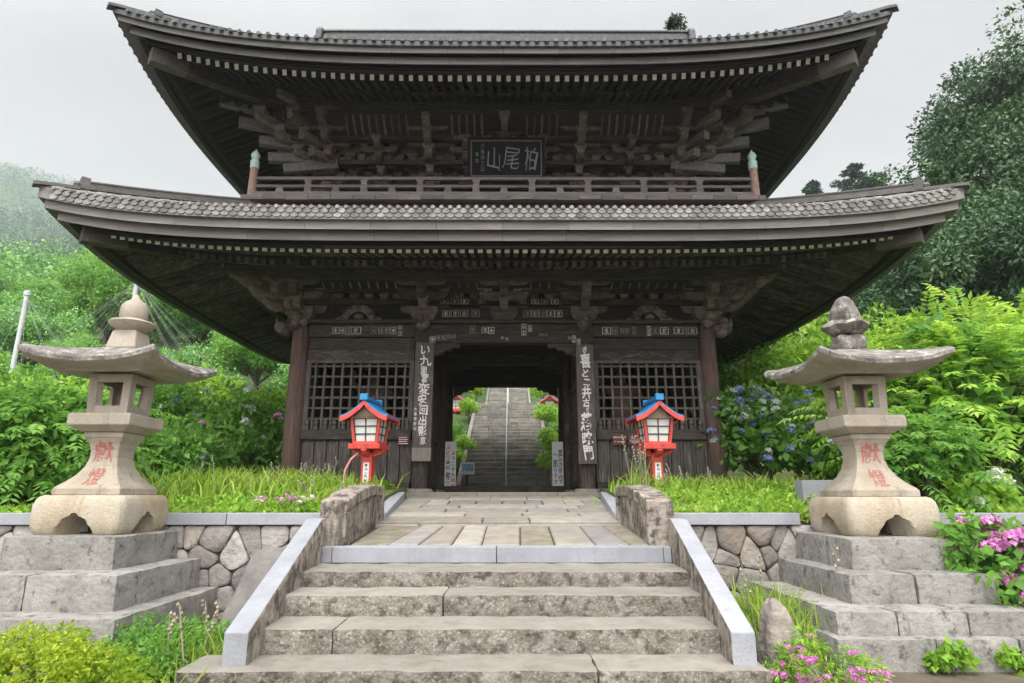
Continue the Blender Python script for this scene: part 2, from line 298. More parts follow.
class MB:
    def __init__(s):
        s.v, s.f, s.m, s.a = [], [], [], []
        s.mi, s.var = 0, None

    def add(s, vs, fs, mi=None):
        b = len(s.v)
        s.v += [tuple(p) for p in vs]
        va = rnd.random() if s.var is None else s.var
        for f in fs:
            s.f.append([b + i for i in f]); s.m.append(s.mi if mi is None else mi); s.a.append(va)
        return s

    def box(s, x0, x1, y0, y1, z0, z1, mi=None):
        vs = [(x, y, z) for z in (z0, z1) for y in (y0, y1) for x in (x0, x1)]
        return s.add(vs, [(0, 2, 3, 1), (4, 5, 7, 6), (0, 1, 5, 4), (1, 3, 7, 5), (3, 2, 6, 7), (2, 0, 4, 6)], mi)

    def bar(s, p0, p1, w, h, up=(0, 0, 1), mi=None, tipmi=None, w1=None, h1=None):
        """square-section bar from p0 to p1 (axis through the middle)"""
        p0, p1 = Vector(p0), Vector(p1)
        d = (p1 - p0).normalized()
        x = d.cross(Vector(up)).normalized()
        z = x.cross(d)
        w1, h1 = w1 or w, h1 or h
        vs = []
        for p, ww, hh in ((p0, w, h), (p1, w1, h1)):
            vs += [p - x * ww / 2 - z * hh / 2, p + x * ww / 2 - z * hh / 2, p + x * ww / 2 + z * hh / 2, p - x * ww / 2 + z * hh / 2]
        s.add(vs, [(0, 4, 5, 1), (1, 5, 6, 2), (2, 6, 7, 3), (3, 7, 4, 0), (7, 6, 5, 4)], mi)
        b = len(s.v)
        s.add(vs[:4], [(0, 1, 2, 3)], tipmi if tipmi is not None else mi)
        return s

    def tube(s, pts, rad, n=8, mi=None, cap=True):
        pts = [Vector(p) for p in pts]
        if not hasattr(rad, '__len__'):
            rad = [rad] * len(pts)
        rings, vs = len(pts), []
        ref = None
        for i, p in enumerate(pts):
            d = (pts[min(i + 1, rings - 1)] - pts[max(i - 1, 0)]).normalized()
            if ref is None:
                ref = Vector((1, 0, 0)) if abs(d.x) < 0.8 else Vector((0, 1, 0))
            x = (ref - d * ref.dot(d)).normalized(); ref = x
            y = d.cross(x)
            vs += [p + (x * math.cos(2 * math.pi * k / n) + y * math.sin(2 * math.pi * k / n)) * rad[i] for k in range(n)]
        fs = [(i * n + k, i * n + (k + 1) % n, (i + 1) * n + (k + 1) % n, (i + 1) * n + k) for i in range(rings - 1) for k in range(n)]
        if cap:
            fs += [tuple(reversed(range(n))), tuple((rings - 1) * n + k for k in range(n))]
        return s.add(vs, fs, mi)

    def lathe(s, prof, c=(0, 0, 0), n=16, mi=None):
        return s.tube([(c[0], c[1], c[2] + z) for r, z in prof], [max(r, 1e-4) for r, z in prof], n, mi)

    def loft(s, rings, mi=None, cap=True, closed=True):
        n = len(rings[0]); vs = [p for r in rings for p in r]
        kk = n if closed else n - 1
        fs = [(i * n + k, i * n + (k + 1) % n, (i + 1) * n + (k + 1) % n, (i + 1) * n + k) for i in range(len(rings) - 1) for k in range(kk)]
        if cap:
            fs += [tuple(reversed(range(n))), tuple((len(rings) - 1) * n + k for k in range(n))]
        return s.add(vs, fs, mi)

    def prism(s, poly, fn, d0, d1, mi=None):
        """polygon (a, b) pushed from d0 to d1; fn(a, b, d) gives the point"""
        return s.loft([[fn(a, b, d0) for a, b in poly], [fn(a, b, d1) for a, b in poly]], mi)

    def grid(s, P, mi=None):
        nj = len(P[0]); vs = [p for r in P for p in r]
        return s.add(vs, [(i * nj + j, i * nj + j + 1, (i + 1) * nj + j + 1, (i + 1) * nj + j) for i in range(len(P) - 1) for j in range(nj - 1)], mi)

    def rough(s, x0, x1, y0, y1, z0, z1, res=0.1, rad=0.02, amp=0.01, freq=5.0, mi=None, seed=0.0, fn=None):
        """stone block: rounded, uneven; fn bends its points afterwards"""
        c = Vector(((x0 + x1) / 2, (y0 + y1) / 2, (z0 + z1) / 2)); h = Vector(((x1 - x0) / 2, (y1 - y0) / 2, (z1 - z0) / 2))
        nn = [max(2, int(math.ceil(2 * h[i] / res))) for i in range(3)]
        idx, vs, fs = {}, [], []

        def vert(ijk):
            if ijk not in idx:
                p = Vector([(2.0 * ijk[i] / nn[i] - 1) * h[i] for i in range(3)])
                r = min(rad, min(h) * 0.95)
                q = Vector([max(-h[i] + r, min(h[i] - r, p[i])) for i in range(3)])
                e = p - q
                if e.length > 1e-9:
                    p = q + e.normalized() * r
                w = c + p
                w = w + noise.noise_vector(w * freq + Vector((seed, seed * 1.7, 3.1))) * amp + noise.noise_vector(w * freq * 3 + Vector((seed, 0, 0))) * amp * 0.4
                if fn: w = Vector(fn(w))
                idx[ijk] = len(vs); vs.append(w)
            return idx[ijk]
        for ax in range(3):
            a, b = (ax + 1) % 3, (ax + 2) % 3
            for side in (0, nn[ax]):
                for i in range(nn[a]):
                    for j in range(nn[b]):
                        q = []
                        for di, dj in ((0, 0), (1, 0), (1, 1), (0, 1)):
                            t = [0, 0, 0]; t[ax] = side; t[a] = i + di; t[b] = j + dj
                            q.append(vert(tuple(t)))
                        fs.append(q if side else q[::-1])
        return s.add(vs, fs, mi)

    def build(s, name, mats, parent=None, bevel=0.0, smooth=None, seg=2):
        me = bpy.data.meshes.new(name)
        off = Vector((0, 0, 0)) if parent is None else top_of(parent).location
        me.from_pydata([(p[0] - off.x, p[1] - off.y, p[2] - off.z) for p in s.v], [], s.f)
        mats = mats if isinstance(mats, (list, tuple)) else [mats]
        for m in mats: me.materials.append(M[m])
        me.polygons.foreach_set('material_index', s.m)
        at_ = me.attributes.new('var', 'FLOAT', 'FACE')
        at_.data.foreach_set('value', s.a)
        if smooth is not None:
            me.shade_smooth(); me.set_sharp_from_angle(angle=R(smooth))
        me.update()
        o = bpy.data.objects.new(name, me)
        COL.objects.link(o)
        if parent is not None: o.parent = parent
        if bevel:
            b = o.modifiers.new('edge', 'BEVEL'); b.width = bevel; b.segments = seg; b.limit_method = 'ANGLE'; b.angle_limit = R(40)
        return o


def npmesh(name, v, f, var, mat, parent=None, off=None, smooth=False):
    """v (n,3), f (m,k) numpy arrays, var (m,) -> object"""
    v = np.asarray(v, float)
    if off is None:
        off = Vector((0, 0, 0)) if parent is None else top_of(parent).location
    v = v - np.array([off[0], off[1], off[2]])
    me = bpy.data.meshes.new(name)
    k = f.shape[1]
    me.vertices.add(len(v)); me.vertices.foreach_set('co', v.astype(np.float32).ravel())
    me.loops.add(f.size); me.loops.foreach_set('vertex_index', f.astype(np.int32).ravel())
    me.polygons.add(len(f)); me.polygons.foreach_set('loop_start', np.arange(0, f.size, k, dtype=np.int32))
    a = me.attributes.new('var', 'FLOAT', 'FACE'); a.data.foreach_set('value', np.asarray(var, np.float32))
    me.materials.append(M[mat])
    me.update(calc_edges=True)
    if smooth: me.shade_smooth()
    o = bpy.data.objects.new(name, me)
    COL.objects.link(o)
    if parent is not None: o.parent = parent
    return o


def unit(a):
    return a / np.maximum(np.linalg.norm(a, axis=1, keepdims=True), 1e-9)


def leaf_quads(p, d, nrm, L, W, rng, fold=0.25, var=None):
    """folded kite leaves: base p, direction d, facing nrm, length L, width W"""
    n = len(p)
    d = unit(d); sd = unit(np.cross(d, nrm)); up = np.cross(sd, d)
    L = np.broadcast_to(L, (n,))[:, None]; W = np.broadcast_to(W, (n,))[:, None]
    mid = p + d * L * 0.42
    a = mid + sd * W / 2 + up * W * fold * 0.5
    b = mid - sd * W / 2 + up * W * fold * 0.5
    tip = p + d * L - up * L * 0.08
    v = np.stack([p, a, tip, b], 1).reshape(-1, 3)
    i = np.arange(n)[:, None] * 4
    f = np.concatenate([i + np.array([[0, 1, 2]]), i + np.array([[0, 2, 3]])], 1).reshape(-1, 3)
    if var is None: var = rng.random(n)
    return v, f, np.repeat(var, 2)


def cat_mesh(parts):
    vs, fs, va, b = [], [], [], 0
    for v, f, a in parts:
        vs.append(v); fs.append(f + b); va.append(a); b += len(v)
    return np.concatenate(vs), np.concatenate(fs), np.concatenate(va)


def blob_leaves(blobs, per, L, W, seed, shell=0.55, droop=0.3, up=0.35, jit=0.35, cvar=0.25):
    """leaves spread through ellipsoid clumps (x, y, z, rx, ry, rz); each clump a shade of its own"""
    rng = np.random.default_rng(seed)
    out = []
    for (x, y, z, rx, ry, rz) in blobs:
        n = max(3, int(per))
        u = unit(rng.normal(size=(n, 3)))
        r = (shell + (1 - shell) * rng.random(n) ** 0.6) * (1 + rng.normal(size=n) * 0.06)
        p = np.array([x, y, z]) + u * r[:, None] * np.array([rx, ry, rz])
        d = u * 0.8 + rng.normal(size=(n, 3)) * 0.6; d[:, 2] -= droop
        nm = u * (1 - up) + np.array([0, 0, up]) + rng.normal(size=(n, 3)) * jit
        s = 0.7 + 0.6 * rng.random(n)
        var = np.clip(0.5 + (rng.random() - 0.5) * 2 * cvar + rng.normal(size=n) * 0.2, 0, 1)
        out.append(leaf_quads(p, d, nm, L * s, W * s, rng, var=var))
    return cat_mesh(out)


def sprays(orig, dirs, Ls, seed, pairs=7, L=0.1, W=0.035, sag=0.35):
    """arching stalks with paired leaflets"""
    rng = np.random.default_rng(seed)
    orig, dirs = np.asarray(orig), unit(np.asarray(dirs))
    out = []
    t = np.linspace(0.15, 1, pairs)
    n = len(orig)
    Ls = np.broadcast_to(Ls, (n,))
    sv = np.clip(0.5 + rng.normal(size=n) * 0.22, 0, 1)
    for tt in t:
        c = orig + dirs * (Ls * tt)[:, None]; c[:, 2] -= sag * Ls * tt * tt
        tan = dirs.copy(); tan[:, 2] -= 2 * sag * tt; tan = unit(tan)
        side = unit(np.cross(tan, np.array([0, 0, 1.0])) + 1e-6)
        nm = np.cross(side, tan)
        for sg in (-1, 1):
            d = side * sg * 0.85 + tan * 0.55 - nm * 0.25 + rng.normal(size=(n, 3)) * 0.12
            s = (0.75 + 0.4 * rng.random(n)) * (1 - 0.35 * abs(tt - 0.5))
            out.append(leaf_quads(c, d, nm + rng.normal(size=(n, 3)) * 0.18, L * s, W * s, rng, var=np.clip(sv + rng.normal(size=n) * 0.1, 0, 1)))
        if tt == 1:
            out.append(leaf_quads(c, tan, nm, L * 1.0, W, rng, var=sv))
    return cat_mesh(out)


def blades(xyz, h, w, seed, lean=0.5):
    rng = np.random.default_rng(seed)
    n = len(xyz); h = np.broadcast_to(h, (n,)) * (0.6 + 0.8 * rng.random(n))
    a = rng.random(n) * 2 * np.pi
    s = np.stack([np.cos(a), np.sin(a), np.zeros(n)], 1) * w / 2
    b = rng.random(n) * 2 * np.pi
    ln = np.stack([np.cos(b), np.sin(b), np.zeros(n)], 1) * (lean * h * rng.random(n))[:, None]
    up = np.zeros((n, 3)); up[:, 2] = h
    m = xyz + up * 0.55 + ln * 0.3
    tip = xyz + up * 0.95 + ln
    v = np.stack([xyz - s, xyz + s, m + s * 0.75, m - s * 0.75, tip], 1).reshape(-1, 3)
    i = np.arange(n)[:, None] * 5
    f = np.concatenate([i + np.array([[0, 1, 2]]), i + np.array([[0, 2, 3]]), i + np.array([[3, 2, 4]])], 1).reshape(-1, 3)
    va = np.clip(rng.normal(0.5, 0.24, n), 0, 1)
    return v, f, np.repeat(va, 3)


def text_verts(txt, size):
    cu = bpy.data.curves.new('lettering', 'FONT')
    cu.body = txt; cu.size = size; cu.align_x = 'CENTER'; cu.align_y = 'CENTER'
    cu.offset = 0.0
    return cu


def text_mesh(txt, size, bold=0.0, res=3):
    cu = text_verts(txt, size)
    cu.offset = bold * size; cu.resolution_u = res; cu.extrude = 0.0
    o = bpy.data.objects.new('lettering', cu); COL.objects.link(o)
    dg = bpy.context.evaluated_depsgraph_get()
    me = bpy.data.meshes.new_from_object(o.evaluated_get(dg))
    vs = [v.co.copy() for v in me.vertices]; fs = [list(p.vertices) for p in me.polygons]
    bpy.data.objects.remove(o); bpy.data.curves.remove(cu); bpy.data.meshes.remove(me)
    if vs:      # centre the ink on the origin
        cx = (min(v.x for v in vs) + max(v.x for v in vs)) / 2; cy = (min(v.y for v in vs) + max(v.y for v in vs)) / 2
        vs = [Vector((v.x - cx, v.y - cy, 0)) for v in vs]
    return vs, fs


def write(mb, txt, c, size, right=(1, 0, 0), up=(0, 0, 1), bold=0.0, wave=0.0, sx=1.0, sy=1.0, rot=0.0, seed=0.0, mi=None):
    """lay one piece of lettering on a face: centre c, axes right and up; wave bends strokes like a brush"""
    vs, fs = text_mesh(txt, size, bold)
    ca, sa = math.cos(rot), math.sin(rot)
    out = []
    c, right, up = Vector(c), Vector(right), Vector(up)
    for v in vs:
        x, y = v.x * sx, v.y * sy
        if wave:
            w = noise.noise_vector(Vector((x / size * 1.6 + seed * 7.3, y / size * 1.6 - seed * 3.1, seed)))
            x += w.x * wave * size; y += w.y * wave * size
        x, y = x * ca - y * sa, x * sa + y * ca
        out.append(c + right * x + up * y)
    mb.add(out, fs, mi)


# ------------------------------------------------------------------ ground and hills (one sheet)
def smooth01(t):
    t = max(0.0, min(1.0, t)); return t * t * (3 - 2 * t)


def hill(x, y):
    """height of the upper ground: lawn, temple yard, then the mountain behind"""
    z = 1.2 + 0.36 * smooth01((y - 6.5) / 4.5)
    if y > 15.5:
        side = smooth01((abs(x) - 1.9) / 3.0)
        t = y - 15.5
        if y < 20:
            z += 0.06 * t * side
        else:
            z += 0.27 * side
        g = 0.40 * max(0, min(y, 150) - 19) + 0.57 * max(0, min(y, 620) - 150)
        fall = 1.03 - 0.2 * smooth01((x + 560) / 300) - 0.4 * smooth01((x + 100) / 450)
        far = smooth01((y - 100) / 250)
        g *= (1 - far) + far * fall
        g *= 1 - 0.6 * smooth01((y - 630) / 350)
        if y > 40:
            g += (noise.noise(Vector((x * 0.012, y * 0.012, 0.3))) * 22 + noise.noise(Vector((x * 0.035, y * 0.035, 1.3))) * 6) * smooth01((y - 40) / 200)
        z += max(0, g)
        if y < 50:           # the cutting in which the long stair climbs
            sz = 1.3 + 0.432 * max(0, y - 18.3) if y < 27.2 else (5.1 if y < 35.5 else 5.1 + 0.434 * (y - 35.5))
            k = smooth01((abs(x) - 1.7) / 3.2)
            z = min(z, sz) * (1 - k) + z * k
    return z


def ground_z(x, y):
    if y < 6.42: return 0.28
    if abs(x) < 1.66 and y < 12.0: return 0.28
    if abs(x) < 4.45 and 11.5 < y < 17.1: return 1.3
    return hill(x, y)


xs = [-1300, -1000, -800, -680, -580, -500, -430, -350, -280, -220, -180, -145, -120, -100, -85, -72, -60, -50, -42, -35, -29, -24, -20, -17, -14.5, -12.5, -11, -9.5, -8.2, -7, -6, -5, -4.2, -3.4, -2.7, -2.1, -1.68, -1.62, -1, -0.5]
xs = xs + [0] + [-x for x in reversed(xs)]
ys = [-300, -150, -60, -25, -10, -4, 0, 2, 3, 4, 5, 6, 6.39, 6.44, 7, 7.6, 8.3, 9, 10, 11, 11.95, 12.05, 13, 14, 15.5, 17, 18.5, 20, 22, 24, 27, 30, 34, 38, 43, 48, 54, 60, 67, 75, 84, 94, 105, 118, 132, 150, 165, 180, 200, 220, 240, 260, 285, 310, 330, 350, 380, 420, 460, 500, 540, 580, 620, 660, 720, 800, 950, 1200]
gm = MB()
gm.grid([[(x, y, ground_z(x, y)) for x in xs] for y in ys])
nx = len(xs)
for i in range(len(gm.f)):
    r, c = divmod(i, nx - 1)
    gm.f[i] = gm.f[i][::-1]
    y = (ys[r] + ys[r + 1]) / 2
    gm.m[i] = 0 if y < 6.42 else (1 if y < 24 else 2)
    gm.a[i] = 0.5
g = gm.build('ground', ['earth', 'turf', 'forest_floor'])
for p in g.data.polygons: p.use_smooth = p.material_index == 2
tag(g, kind='structure')

# ------------------------------------------------------------------ front stair, cheek walls, paving
CURB_Y, CURB_Z = 5.7, 1.01
stair = thing('stone_stair', 'worn stone entrance stair of broad rough steps below the pale granite kerb', 'stair', (0, 4.5, 0.28))
STEPS = [(5.09, 0.881, 5.72), (4.67, 0.772, 5.11), (4.24, 0.635, 4.69), (3.85, 0.491, 4.26)]
JOINTS = [(), (-0.35,), (-1.0,), (0.62,)]
for k, (y0, zt, y1) in enumerate(STEPS):
    half = [1.55, 1.56, 1.56, 1.78][k]
    x0 = -half
    if k == 3: half = 1.6
    st = MB()
    for j, x1 in enumerate(list(JOINTS[k]) + [half]):
        if x1 > half: continue
        zb = [0.772, 0.635, 0.491, 0.30][k] - 0.04
        st.var = rnd.random()
        st.rough(x0, x1 - 0.002, y0, y1, zb, zt, res=0.04, rad=0.015, amp=0.0075, freq=7, seed=k * 7 + j,
                 fn=lambda w, zt=zt, y0=y0: (w.x, w.y - (0.012 * noise.noise(Vector((w.x * 9, w.z * 9, 4))) if w.y < y0 + 0.05 else 0), w.z + (0 if w.z < zt - 0.04 else -0.006)))
        x0 = x1
    for i, f in enumerate(st.f):      # the top is given a paler stone than the rough riser
        zs = [st.v[q][2] for q in f]
        st.m[i] = 1 if min(zs) > zt - 0.022 else 0
    st.build('step', ['old_stone', 'tread_stone'], stair, smooth=50)

curb = MB()
for a, b in ((-1.53, -1.44), (-1.436, -0.003), (0.003, 1.46), (1.464, 1.53)):
    curb.var = rnd.random()
    curb.box(a, b, CURB_Y, CURB_Y + 0.17, 0.875, CURB_Z)
tag(curb.build('granite_kerb', 'granite', bevel=0.007), 'long pale granite kerb along the top of the entrance stair', 'kerb')

for sx, word in ((-1, 'beside the flat dark boulder'), (1, 'beside the pointed rock')):
    cw = MB()
    # sloping slab seen from the side: (y, z)
    poly = [(3.96, 0.44), (3.96, 0.665), (5.72, 1.245), (5.98, 1.245), (5.98, 0.5), (4.9, 0.44)]
    xa, xb = (1.545, 1.69)
    cw.prism(poly, lambda a, b, d: (sx * (d - 0.125 + 0.125 * (min(a, 5.72) - 3.96) / 1.76), a, b), xa, xb)
    if sx < 0: cw.f = [f[::-1] for f in cw.f]
    for i, f in enumerate(cw.f):
        xs_ = [abs(cw.v[q][0]) for q in f]
        cw.m[i] = 1 if i == len(cw.f) - 2 else 0
    o = cw.build('cheek_wall', ['granite', 'parapet'], None, bevel=0.008)
    bm_fix = o.data
    tag(o, 'sloping pale granite cheek wall of the stair ' + word, 'stair wall', 'granite cheek walls of the stair')


# paved path: slabs as pieces of one sloping pavement
def path_z(y):
    return 1.004 + 0.0755 * (y - 5.7) if y < 7.38 else 1.004 + 0.0755 * (y - 5.7) + 0.022


pv = MB()
base_x = 1.42


def slab(poly, mi, th=0.1):
    pv.var = rnd.random()
    cx = sum(p[0] for p in poly) / len(poly); cy = sum(p[1] for p in poly) / len(poly)
    rings = []
    lift = rnd.uniform(-0.004, 0.006)
    for dz, sh in ((-th, 0), (-0.012, 0), (0, 0.012)):
        rings.append([(x + (cx - x) * sh / max(0.1, abs(cx - x)) * (1 if abs(cx - x) > 0.02 else 0), y + (cy - y) * sh / max(0.1, abs(cy - y)) * (1 if abs(cy - y) > 0.02 else 0), path_z(y) + dz + lift) for x, y in poly])
    pv.loft(rings, mi)


cuts = [-1.33, -0.98, -0.71, -0.415, -0.14, 0.21, 0.525, 0.89, 1.2, 1.4]
slant = [0, 0.13, 0.09, 0.02, 0.0, 0.02, 0.02, 0.0, -0.05, 0.0]
mats_row = [3, 2, 1, 0, 1, 3, 0, 2, 3]
g_ = 0.006
pv.var = 0.5
for i in range(9):
    a0, a1 = cuts[i], cuts[i + 1]
    b0, b1 = cuts[i] + slant[i], cuts[i + 1] + slant[i + 1]
    slab([(a0 + g_, 5.875), (a1 - g_, 5.875), (b1 - g_, 7.24), (b0 + g_, 7.24)], mats_row[i])
rows = [(7.25, 7.37, [-1.4, -0.9, -0.05, 0.75, 1.4]), (7.4, 7.95, [-1.42, -0.2, 0.35, 1.45]), (7.96, 8.4, [-1.45, -0.45, 0.28, 1.0, 1.5]),
        (8.41, 9.0, [-1.5, -0.75, 0.35, 0.9, 1.52]), (9.01, 9.5, [-1.54, -1.15, -0.6, 0.5, 1.1, 1.56]), (9.51, 10.35, [-1.6, -1.15, -0.82, -0.4, 0.0, 0.35, 0.62, 0.95, 1.25, 1.6]),
        (10.36, 11.0, [-1.6, -0.9, -0.2, 0.4, 1.0, 1.6])]
for ri, (ya, yb, cc) in enumerate(rows):
    for i in range(len(cc) - 1):
        j0, j1 = rnd.uniform(-0.03, 0.03), rnd.uniform(-0.03, 0.03)
        slab([(cc[i] + g_, ya), (cc[i + 1] - g_, ya), (cc[i + 1] - g_ + j1 * (i < len(cc) - 2), yb - g_), (cc[i] + g_ + j1 * 0, yb - g_)], rnd.choice([0, 0, 0, 1, 2, 0]))
pv.mi = 4
pv.loft([[(-1.7, 5.88, 0.25), (1.7, 5.88, 0.25), (1.7, 11.02, 0.25), (-1.7, 11.02, 0.25)], [(-1.7, 5.88, path_z(5.88) - 0.03), (1.7, 5.88, path_z(5.88) - 0.03), (1.7, 11.02, path_z(11.02) - 0.03), (-1.7, 11.02, path_z(11.02) - 0.03)]])
tag(pv.build('path', ['pave', 'pave_tan', 'pave_grey', 'pave_olive', 'mortar'], smooth=40), kind='structure')

for sx, word in ((-1, 'before the lantern with the loose cable'), (1, 'before the pair of maroon plates')):
    # arched parapet with a framed, recessed inner face
    pp = MB()
    n = 18
    top = []
    for i in range(n + 1):
        t = i / n
        y = 5.82 + t * 1.72
        z = 1.385 + 0.13 * t + 0.085 * math.sin(math.pi * min(1, 0.05 + 0.85 * t)) + 0.006 * math.sin(i * 2.1)
        top.append((y, z))
    base = [(7.54, 0.9), (5.82, 0.8)]
    poly = top + base

    def bend(w, sx=sx):
        return w
    fn = lambda a, b, d, sx=sx: (sx * d, a, b)
    ring = []
    xin, xout = 1.36, 1.60
    # frame = outer body, panel inset 2.5 cm on the path side
    inset = [(y, z - 0.1) for y, z in top if 5.98 < y < 7.4]
    body = [[fn(a, b, xout - 0.0) for a, b in poly], [fn(a, b, xin + 0.03) for a, b in poly]]
    pp.loft(body)
    # raised rim along the arch and at both ends, path side
    for i in range(n):
        (ya, za), (yb, zb) = top[i], top[i + 1]
        pp.loft([[fn(ya, za, xin), fn(ya, za, xin + 0.04), fn(ya, za - 0.11, xin + 0.04), fn(ya, za - 0.11, xin)],
                 [fn(yb, zb, xin), fn(yb, zb, xin + 0.04), fn(yb, zb - 0.11, xin + 0.04), fn(yb, zb - 0.11, xin)]], cap=(i in (0, n - 1)))
    for ya, yb in ((5.82, 6.02), (7.44, 7.54)):
        zt = min(z for y, z in top if ya - 0.05 <= y <= yb + 0.1) - 0.1
        pp.loft([[fn(y, 0.82, d) for y, d in ((ya, xin), (yb, xin), (yb, xin + 0.04), (ya, xin + 0.04))], [fn(y, zt, d) for y, d in ((ya, xin), (yb, xin), (yb, xin + 0.04), (ya, xin + 0.04))]])
    pp.v = [tuple(Vector(p) + noise.noise_vector(Vector(p) * 5) * 0.012) for p in pp.v]
    o = pp.build('arched_parapet', 'parapet', None, bevel=0.012)
    bm = bmesh.new(); bm.from_mesh(o.data); bmesh.ops.recalc_face_normals(bm, faces=bm.faces); bm.to_mesh(o.data); bm.free()
    tag(o, 'stained arched stone parapet edging the path ' + word, 'parapet', 'arched stone parapets of the path')
    lc = MB()
    lc.prism([(7.58, 1.0), (7.58, 1.235), (10.4, 1.5), (10.4, 1.1)], lambda a, b, d: (sx * (d + (a - 7.58) * 0.085), a, b), 1.35, 1.52)
    o = lc.build('granite_edging', 'granite', None, bevel=0.008)
    bm = bmesh.new(); bm.from_mesh(o.data); bmesh.ops.recalc_face_normals(bm, faces=bm.faces); bm.to_mesh(o.data); bm.free()
    tag(o, 'low pale granite edging of the upper path ' + word, 'edging', 'granite edgings of the upper path')


# retaining walls of irregular fitted stones under a granite coping
def clip(poly, a, b, c):
    out = []
    for i in range(len(poly)):
        p, q = poly[i], poly[(i + 1) % len(poly)]
        sp, sq = a * p[0] + b * p[1] - c, a * q[0] + b * q[1] - c
        if sp <= 0: out.append(p)
        if (sp < 0 < sq) or (sq < 0 < sp):
            t = sp / (sp - sq); out.append((p[0] + (q[0] - p[0]) * t, p[1] + (q[1] - p[1]) * t))
    return out


def cells(x0, x1, z0, z1, sx, sz, seed):
    r = random.Random(seed)
    pts = []
    nz_ = max(1, round((z1 - z0) / sz)); nx_ = max(1, round((x1 - x0) / sx))
    for j in range(nz_):
        for i in range(nx_):
            pts.append((x0 + (i + 0.5 + (0.25 if j % 2 else -0.25) + r.uniform(-0.52, 0.52)) * (x1 - x0) / nx_, z0 + (j + 0.5 + r.uniform(-0.5, 0.5)) * (z1 - z0) / nz_))
    res = []
    for i, p in enumerate(pts):
        poly = [(x0, z0), (x1, z0), (x1, z1), (x0, z1)]
        for j, q in enumerate(pts):
            if i == j: continue
            a, b = q[0] - p[0], q[1] - p[1]
            if a * a + b * b > 2.5: continue
            poly = clip(poly, a, b, (q[0] ** 2 + q[1] ** 2 - p[0] ** 2 - p[1] ** 2) / 2)
            if len(poly) < 3: break
        if len(poly) >= 3: res.append(poly)
    return res


def resample(poly, n):
    L = [math.dist(poly[i], poly[(i + 1) % len(poly)]) for i in range(len(poly))]
    tot = sum(L); out = []
    for k in range(n):
        s = tot * k / n; i = 0
        while s > L[i]: s -= L[i]; i += 1
        p, q = poly[i], poly[(i + 1) % len(poly)]; t = s / L[i]
        out.append((p[0] + (q[0] - p[0]) * t, p[1] + (q[1] - p[1]) * t))
    return out


def retaining(x0, x1, label, seed, caps):
    t = thing('retaining_wall', label, 'wall', ((x0 + x1) / 2, 6.4, 0.28), 'retaining walls beside the stair')
    fc = MB()
    for poly in cells(x0, x1, 0.2, 1.165, 0.25, 0.2, seed):
        cx = sum(p[0] for p in poly) / len(poly); cz = sum(p[1] for p in poly) / len(poly)
        P = resample(poly, 22)
        # round the corners
        for _ in range(1):
            P = [tuple((P[i - 1][k] + 2 * P[i][k] + P[(i + 1) % 22][k]) / 4 for k in (0, 1)) for i in range(22)]
        fc.var = rnd.random()
        bulge = rnd.uniform(0.02, 0.05); sd = rnd.random() * 50
        rings = []
        for sc, dy in ((0.985, 0.06), (0.98, 0.0), (0.962, -bulge * 0.55), (0.9, -bulge * 0.85), (0.6, -bulge * 1.0), (0.12, -bulge * 1.08)):
            rings.append([(cx + (x - cx) * sc, 6.335 + dy + noise.noise(Vector((x * sc * 6, z * sc * 6, sd))) * 0.014, cz + (z - cz) * sc) for x, z in P])
        fc.loft(rings)
    fc.build('stone_facing', 'wall_stone', t, smooth=60)
    bk = MB(); bk.box(x0, x1, 6.345, 6.46, 0.2, 1.165); bk.build('backing', 'mortar', t)
    cp = MB()
    for a, b in caps:
        cp.var = rnd.random(); cp.box(a + 0.004, b - 0.004, 6.27, 6.47, 1.168, 1.278)
    cp.build('coping', 'granite', t, bevel=0.006)


retaining(-9.5, -1.71, 'retaining wall of fitted field stones under granite coping beside the flat dark boulder', 3, [(-9.5, -7.6), (-7.6, -5.6), (-5.6, -4.05), (-4.05, -2.64), (-2.64, -1.71)])
retaining(1.71, 9.5, 'retaining wall of fitted field stones under broken granite coping beside the pointed rock', 11, [(1.71, 2.95), (4.12, 5.6), (5.6, 7.5), (7.5, 9.5)])


# ------------------------------------------------------------------ temple gate
GY = 14.0
gate = thing('temple_gate', 'two-storey weathered wooden temple gate with sweeping tiled roofs at the end of the path', 'temple gate', (0, GY, 1.5))
FY, BY = 11.6, 16.4
PX = (3.91, 1.54)
for y in (FY, GY, BY):
    for x in (-PX[0], -PX[1], PX[1], PX[0]):
        p = MB()
        outer = abs(x) > 3
        zt = 4.63 if outer or y != FY else 4.36
        r0 = 0.175 if outer else 0.15
        p.tube([(x, y, 1.55), (x, y, 1.62), (x, y, 2.9), (x, y, zt - 0.12), (x, y, zt)], [r0 * 0.98, r0, r0, r0 * 0.9, r0 * 0.78], 20)
        o = p.build('pillar', 'pillar_wood' if outer else 'wood_z', gate, smooth=40)
        b = MB(); b.lathe([(0.0, 0), (0.27, 0), (0.27, 0.06), (0.23, 0.1), (0, 0.1)], (x, y, 1.46), 20)
        b.build('base_stone', 'ped_stone', o, smooth=40)
fl = MB(); fl.box(-4.5, 4.5, 11.05, 17.0, 1.1, 1.485); fl.build('stone_platform', 'tread_stone', gate, bevel=0.02)
fe = MB()
x0 = -4.5
for w in (1.3, 1.5, 1.25, 1.4, 1.2, 1.45, 0.9):
    fe.var = rnd.random(); fe.box(x0, min(4.5, x0 + w - 0.008), 11.02, 11.35, 1.15, 1.497); x0 += w
fe.build('platform_edge', 'pave_tan', gate, bevel=0.012)

# beams of the front, then the same members at the back
def beam(name, x0, x1, y, d, z0, z1, mat='wood_x', bevel=0.012):
    b = MB(); b.box(x0, x1, y - d / 2, y + d / 2, z0, z1)
    return b.build(name, mat, gate, bevel=bevel)


